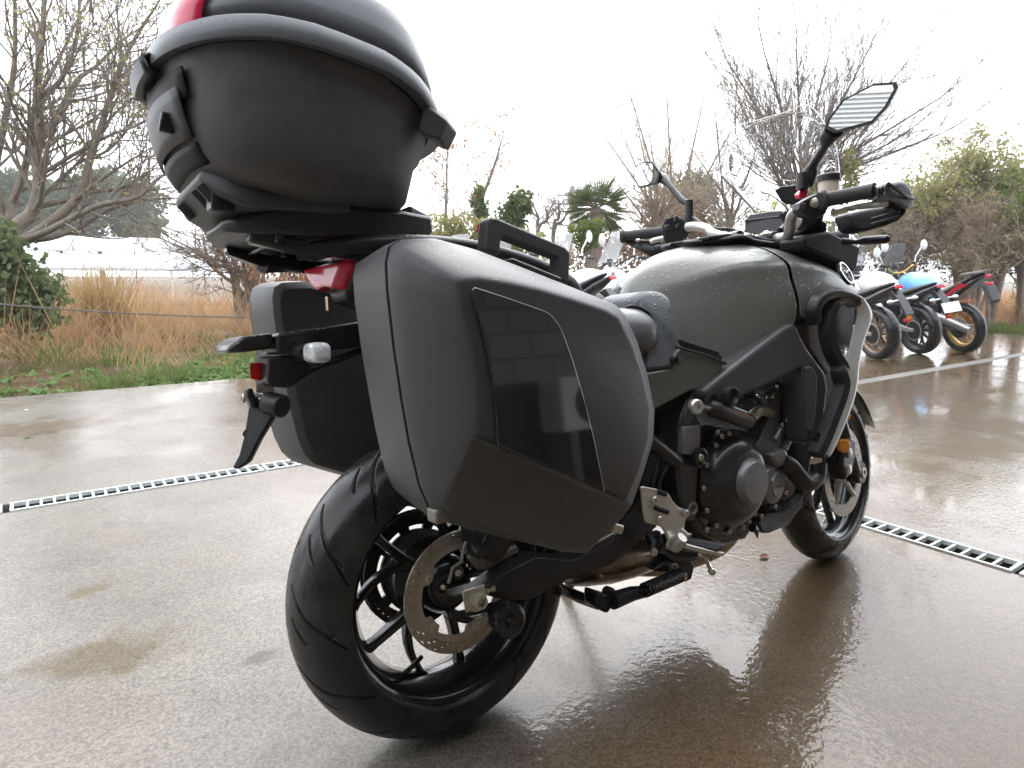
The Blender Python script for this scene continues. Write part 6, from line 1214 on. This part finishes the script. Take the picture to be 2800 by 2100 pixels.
# chain strung along the verge
pa, pb = wd(-60, 652, 7.4), wd(640, 686, 8.0); m = MB(); N = 150
for ph_ in (0, math.pi):
    pts = []
    for i in range(N*3+1):
        t_ = i/(N*3); q = pa.lerp(pb, t_); q.z -= .10*4*t_*(1-t_)*.4; a = t_*N*2 + ph_; pts.append(q + Vector((0, math.cos(a)*.006, math.sin(a)*.006)))
    m.tube(pts, .0045, 5)
mat('rope_grey', (.16, .14, .125), .8, var=.3, vscale=30)
o = m.build('barrier_rope', 'rope_grey', fixn=False); tag(o, 'sagging grey twisted rope strung along the grass verge', 'rope')
for p_, lb in ((pa, 'rope post beyond the left edge'), (pb, 'rope post hidden behind the left pannier')):
    o = MB().tube([(p_.x, p_.y, -.15), (p_.x, p_.y, p_.z+.06)], .03, 8).ball((p_.x, p_.y, p_.z+.06), .034).build('rope_post', 'bark_grey'); tag(o, lb, 'post', 'rope posts')

mc, mf = MIR[1]; mc = LM @ (mc-Z09) + Z09; mf = LM @ mf; dd_ = (mc-CAM).normalized(); rf = dd_ - mf*(2*dd_.dot(mf)); rf.z = 0; rf.normalize()
t = Tree(77); base = Vector((mc.x, mc.y, 0)) + rf*7.0; base.z = -.15
for (dx, dy, h) in ((-.8, .3, 5.6), (.2, -.6, 6.2), (.7, .5, 5.8), (-.2, .9, 6.4), (-.5, -.9, 5.4), (.5, -1.2, 4.6)): t.limb([base, base + Vector((dx*.3, dy*.3, 1.1)), base + Vector((dx, dy, h*.6)), base + Vector((dx*1.8, dy*1.8, h))], .08, .02, 14, 1.3, 2, kids=(4, 4))
t.done('bare_tree', 'bare tree behind the photographer, mirrored in the left mirror', 'tree', base)
# ================================================================== parked motorcycles
mat('paint_white', (.78, .79, .80), .25, coat=.6); mat('paint_blue', (.16, .42, .80), .25, coat=.6); mat('paint_red', (.42, .015, .025), .25, coat=.5); mat('paint_black', (.02, .02, .022), .3, coat=.4)
mat('gold_rim', (.55, .38, .12), .3, metal=.7); mat('bronze_rim', (.30, .21, .16), .35, metal=.6); mat('dull_silver', (.38, .37, .36), .35, metal=.6); mat('plate_white', (.80, .81, .80), .4); mat('plate_green', (.05, .22, .10), .5)
mat('smoke_screen', (.25, .26, .27), .1, alpha=.55, coat=.4); mat('haze_screen', (.75, .78, .8), .12, alpha=.45, coat=.4)
mat('seat_black', (.035, .035, .037), .5)
mat('amber', (.75, .25, .03), .25, coat=.4)
def whl(name, c, Rr, hw, rim, parent, spokes, disc=None, wire=False):
    root = MB().lathe([(Rr*.70, -hw*.7), (Rr*.735, -hw*.75), (Rr*.735, hw*.75), (Rr*.70, hw*.7), (Rr*.63, hw*.3), (Rr*.63, -hw*.3)], c, (0, 1, 0), 36, closed=True).build(name, rim, parent, smooth=50)
    pr = [(Rr*.72, -hw*.80), (Rr*.80, -hw*.98), (Rr*.88, -hw*.97), (Rr*.95, -hw*.72), (Rr*.985, -hw*.4), (Rr, 0), (Rr*.985, hw*.4), (Rr*.95, hw*.72), (Rr*.88, hw*.97), (Rr*.80, hw*.98), (Rr*.72, hw*.80)]
    MB().lathe(pr, c, (0, 1, 0), 48, closed=True).build('tyre', 'rubber', root, smooth=60)
    MB().lathe([(0, -.05), (.04, -.05), (.045, 0), (.04, .05), (0, .05)], c, (0, 1, 0), 16).build('hub', rim, root)
    if wire:
        m = MB()
        for k in range(spokes):
            a = 2*math.pi*k/spokes; m.tube([Vector(c)+V(.035*math.cos(a+.5*(-1)**k), .03*(-1)**k, .035*math.sin(a+.5*(-1)**k)), Vector(c)+V(Rr*.65*math.cos(a), 0, Rr*.65*math.sin(a))], .0035, 4)
        m.build('wire_spokes', rim, root)
    else:
        for k in range(spokes):
            a = 2*math.pi*k/spokes; MB().tube([Vector(c)+V(.03*math.cos(a), 0, .03*math.sin(a)), Vector(c)+V(Rr*.66*math.cos(a), 0, Rr*.66*math.sin(a))], [.022, .014], 6).build('spoke', rim, root)
    if disc:
        for s in disc: disc_mesh(Rr*.42, Rr*.27, s*hw*.95, .006, 8, set()).build('brake_disc', 'steel_disc', root, smooth=0, xf=xfm(Vector(c)))
    return root
def sect(X, w_, zb, zt_): return [V(X, -w_*.7, zb), V(X, -w_, lerp(zb, zt_, .45)), V(X, -w_*.75, lerp(zb, zt_, .88)), V(X, 0, zt_), V(X, w_*.75, lerp(zb, zt_, .88)), V(X, w_, lerp(zb, zt_, .45)), V(X, w_*.7, zb)]
def moto(label, loc, head, lean, paint, accent, rim, kind='naked', screen=None, plate=True, mirrors='paint_white', tank=None, up=0.):
    tank = tank or paint
    r = empty('parked_motorcycle', (loc.x, loc.y, 0), (0, 0, 0))
    r.rotation_euler = (-lean, 0, head); tag(r, label, 'motorcycle', 'motorcycles parked in a row')
    dual = kind == 'dual'; Rr = .325 if dual else .315
    whl('rear_wheel', (0, 0, Rr), Rr, .062 if dual else .085, rim, r, 24 if dual else 10, (1,), dual); whl('front_wheel', (1.42, 0, Rr), Rr*(1.03 if dual else .96), .05 if dual else .06, rim, r, 24 if dual else 10, (1, -1), dual)
    for s in (-1, 1): MB().loft([[V(X, s*.10-.018, z-h), V(X, s*.10+.018, z-h), V(X, s*.10+.018, z+h), V(X, s*.10-.018, z+h)] for X, z, h in ((-.03, Rr, .02), (.1, Rr+.01, .03), (.48, .40, .05))]).build('swingarm', 'dull_silver' if kind != 'dual' else 'paint_black', r, bevel=.006)
    MB().lathe([(.02, .0), (.11, .0), (.115, .004), (.11, .008), (.02, .008)], (0, .085, Rr), (0, 1, 0), 24, closed=True).build('sprocket', 'chain_steel', r)
    eng_ = MB().loft([[V(X, -w_, zb), V(X, w_, zb), V(X, w_, zt_), V(X, -w_, zt_)] for X, w_, zb, zt_ in ((.48, .15, .27, .62), (.62, .19, .22, .66), (.85, .19, .20, .68), (1.0, .14, .30, .66))]).build('engine', 'black_metal', r, bevel=.03, bseg=3)
    for s in (-1, 1): MB().lathe([(.10, 0), (.10, .02), (.085, .04), (0, .045)], (.68, s*.18, .40), (0, s, 0), 24).build('engine_cover', 'engine_grey', eng_)
    for s in (-1, 1): MB().tube([V(.42, s*.14, .44), V(.5, s*.15, .62), V(.75, s*.15, .76), V(1.08, s*.06, .88)], [.035, .03, .03, .03], 8).build('frame', accent if kind != 'dual' else 'paint_black', r)
    MB().loft([sect(.36, .10, .70, .80), sect(.44, .14, .68, .90), sect(.60, .21, .68, 1.03), sect(.78, .23, .70, 1.07), sect(.92, .19, .76, 1.04), sect(1.02, .09, .84, .96)]).build('fuel_tank', tank, r, sub=2)
    rise = (.16 if dual else .03) + up
    MB().loft([sect(-.30 if not dual else -.36, .05, .86+rise, .89+rise), sect(-.15, .11, .80+rise*.8, .87+rise*.8), sect(.08, .14, .74+rise*.3, .84+rise*.3), sect(.26, .14, .72, .80), sect(.40, .12, .74, .83)]).build('seat', 'seat_black', r, sub=1)
    tl_ = MB().loft([sect(-.36, .05, .83+rise, .86+rise), sect(-.2, .10, .74+rise*.8, .83+rise*.8), sect(.05, .13, .64+rise*.3, .76+rise*.3), sect(.30, .13, .62, .72)]).build('tail_unit', 'paint_black', r, bevel=.01)
    MB().box((-.368, 0, .83+rise), (.03, .09 if not dual else .08, .03)).build('tail_light', 'red_lens', tl_, bevel=.006)
    if dual:
        for s in (-1, 1): MB().plate([V(-.22, s*.115, .90), V(.0, s*.14, .80), V(.12, s*.145, .70), V(.10, s*.145, .78), V(-.10, s*.13, .92)], (0, s*.006, 0)).build('side_panel', 'paint_red', tl_)
        MB().plate([V(-.42, 0, 1.05), V(-.1, 0, 1.02), V(-.1, 0, 1.035), V(-.44, 0, 1.075)], (0, .12, 0)).build('rear_carrier', 'dull_silver', tl_)
        MB().plate([V(-.30, -.06, .92), V(-.42, -.06, .88), V(-.50, -.06, .70), V(-.46, -.06, .66), V(-.36, -.06, .82)], (0, .12, 0)).build('mudguard', 'case_shell', r, bevel=.01)
        MB().tube([V(.30, .16, .50), V(.1, .17, .46), V(-.30, .18, .34)], [.045, .05, .05], 12).build('exhaust', 'dull_silver', r); MB().box((-.40, 0, .90), (.04, .07, .03)).build('indicator', 'red_lens', r, bevel=.005)
    else:
        MB().plate([V(-.30, -.05, .84), V(-.42, -.05, .72), V(-.52, -.05, .56), V(-.49, -.05, .55), V(-.38, -.05, .70), V(-.22, -.05, .80)], (0, .10, 0)).build('plate_holder', 'paint_black', r, bevel=.006)
        for s in (-1, 1): MB().tube([V(-.40, s*.05, .72), V(-.41, s*.14, .72)], .012, 6).ball(V(-.41, s*.15, .72), (.03, .04, .022)).build('indicator', 'clear_lens', r)
        MB().box((-.50, 0, .54), (.015, .05, .06)).build('side_reflector', 'amber', r)
        if plate: MB().box((-.52, 0, .62), (.006, .23, .125), Matrix.Rotation(R(25), 3, 'Y')).build('number_plate', 'plate_white', r)
        MB().box((-.47, 0, .50), (.012, .08, .035)).build('reflector', 'red_lens', r)
        MB().tube([V(.95, -.1, .24), V(.6, -.12, .22), V(.3, -.16, .26), V(-.02, -.19, .40)], [.03, .035, .05, .055], 12).build('exhaust', 'dull_silver', r)
    for s in (-1, 1): MB().tube([V(1.42, s*.10, Rr), V(1.27, s*.10, .66)], .03, 10).tube([V(1.27, s*.10, .66), V(1.10, s*.10, 1.02)], .022, 10).build('fork_leg', 'bar_silver' if not dual else 'gold_rim', r)
    rows = [[V(1.42+(Rr+.03)*math.cos(R(a)), y, Rr+(Rr+.03-(.02 if abs(y) > .04 else 0))*math.sin(R(a))) for y in (-.06, -.03, .03, .06)] for a in range(40, 151, 11)]
    MB().grid(rows).build('front_mudguard', paint, r, solid=.005)
    hz = (1.10 if dual else 1.06) + up
    hb = MB().tube(catmull([V(1.0, .38, hz+.01), V(1.04, .22, hz+.02), V(1.08, .08, hz-.06), V(1.08, -.08, hz-.06), V(1.04, -.22, hz+.02), V(1.0, -.38, hz+.01)], 5), .013, 8).build('handlebar', 'gold_rim' if dual else 'bar_silver', r)
    for s in (-1, 1):
        MB().tube([V(1.0, s*.40, hz+.01), V(1.03, s*.27, hz+.02)], .019, 10).build('grip', 'grip_rubber', hb); MB().box((1.05, s*.23, hz+.03), (.05, .05, .05)).build('switch_housing', 'black_plastic', hb, bevel=.008)
        MB().tube([V(1.06, s*.24, hz+.03), V(1.07, s*.27, hz+.13), V(1.04, s*.34, hz+.24)], [.009, .008, .012], 8).ball(V(1.03, s*.37, hz+.27), (.02, .055, .075)).build('mirror', mirrors, r)
        MB().tube([V(1.09, s*.25, hz), V(1.10, s*.38, hz-.01)], .008, 6).build('lever', 'alu', hb)
    if kind == 'touring':
        MB().loft([sect(1.0, .20, .72, .98), sect(1.2, .22, .66, 1.10), sect(1.36, .18, .70, 1.04), sect(1.46, .08, .78, .95)]).build('fairing', paint, r, sub=1)
    else:
        MB().ball((1.24, 0, .98), (.10, .12, .11), 16, 10).build('headlight', paint if dual else 'paint_black', r); MB().box((1.10, 0, hz+.03), (.03, .16, .10), Matrix.Rotation(R(-30), 3, 'Y')).build('instrument_panel', 'gloss_black', r, bevel=.01)
        for s in (-1, 1): MB().loft([[V(.92, s*.14, .72), V(.92, s*.17, .72), V(.92, s*.17, .96), V(.92, s*.14, .96)], [V(1.16, s*.16, .70), V(1.16, s*.19, .70), V(1.18, s*.18, .92), V(1.18, s*.15, .92)]]).build('side_cowl', accent, r, bevel=.01)
    if screen:
        rows = [[V(1.30-.20*t_-.10*abs(y)*4*abs(y)*2, y*(1-.35*t_), hz-.02+.36*t_) for y in np.linspace(-.2, .2, 7)] for t_ in np.linspace(0, 1, 5)]
        MB().grid(rows).build('windscreen', screen, r, solid=.004, sub=1)
    MB().tube([V(.5, .13, .30), V(.42, .30, .02)], .013, 8).build('side_stand', 'paint_black', r)
    return r
hd = R(80)
def at(x, y): p = wg(x, y, 0); return p
moto('naked bike nearest the winglet, its fat rear tyre on a bronze rim', at(1899, 776), R(64), R(9), 'paint_white', 'bronze_rim', 'bronze_rim', 'naked', 'smoke_screen', plate=False)
moto('white tanked bike with a white number plate, middle of the right hand trio', at(1988, 764), R(63), R(9), 'paint_white', 'paint_white', 'paint_black', 'naked', 'smoke_screen')
moto('dark dual sport bike with blue tank and gold wire wheels, rightmost in the row', at(2082, 762), R(64), R(9), 'paint_black', 'paint_white', 'gold_rim', 'dual', 'smoke_screen', tank='paint_blue')
hd = R(98); hv = V(math.cos(hd), math.sin(hd), 0)
P1 = wd(1342, 594, 6.7) + hv*.38; moto('white naked bike with black seat and red tail lamp between pannier and tank', V(P1.x, P1.y, 0), hd, R(7), 'paint_white', 'dull_silver', 'bronze_rim', 'naked', 'haze_screen', plate=False, up=.08)
P2 = wd(1345, 548, 8.0) - hv*1.15; moto('white faired touring bike whose front shows left of the tank', V(P2.x, P2.y, 0), hd, R(7), 'paint_white', 'paint_white', 'dull_silver', 'touring', 'haze_screen', plate=False, up=.06)
P4 = wd(1240, 545, 8.3) - hv*1.1; moto('white bike with tall clear screen and white mirrors just right of the carry handle', V(P4.x, P4.y, 0), hd, R(7), 'paint_white', 'paint_white', 'paint_black', 'touring', 'haze_screen', plate=False, up=.06)
P3 = wd(1000, 505, 7.6) - hv*1.2; moto('bike showing only its clear screen behind the carry handle', V(P3.x, P3.y, 0), R(96), R(7), 'paint_white', 'dull_silver', 'paint_black', 'touring', 'haze_screen', plate=False)
# ================================================================== rain mist
m = bpy.data.materials.new('mist'); m.use_nodes = True; n = m.node_tree.nodes; l = m.node_tree.links; n.remove(n['Principled BSDF'])
pv = n.new('ShaderNodeVolumePrincipled'); pv.inputs['Color'].default_value = (.93, .95, 1, 1); pv.inputs['Density'].default_value = .0015; l.new(pv.outputs[0], n['Material Output'].inputs['Volume']); MATS['mist'] = m
hz_ = MB().box((20, 20, 9), (200, 200, 22)).build('haze', 'mist', smooth=0); tag(hz_, kind='stuff')
sc.cycles.volume_bounces = 1; sc.cycles.volume_step_rate = 4
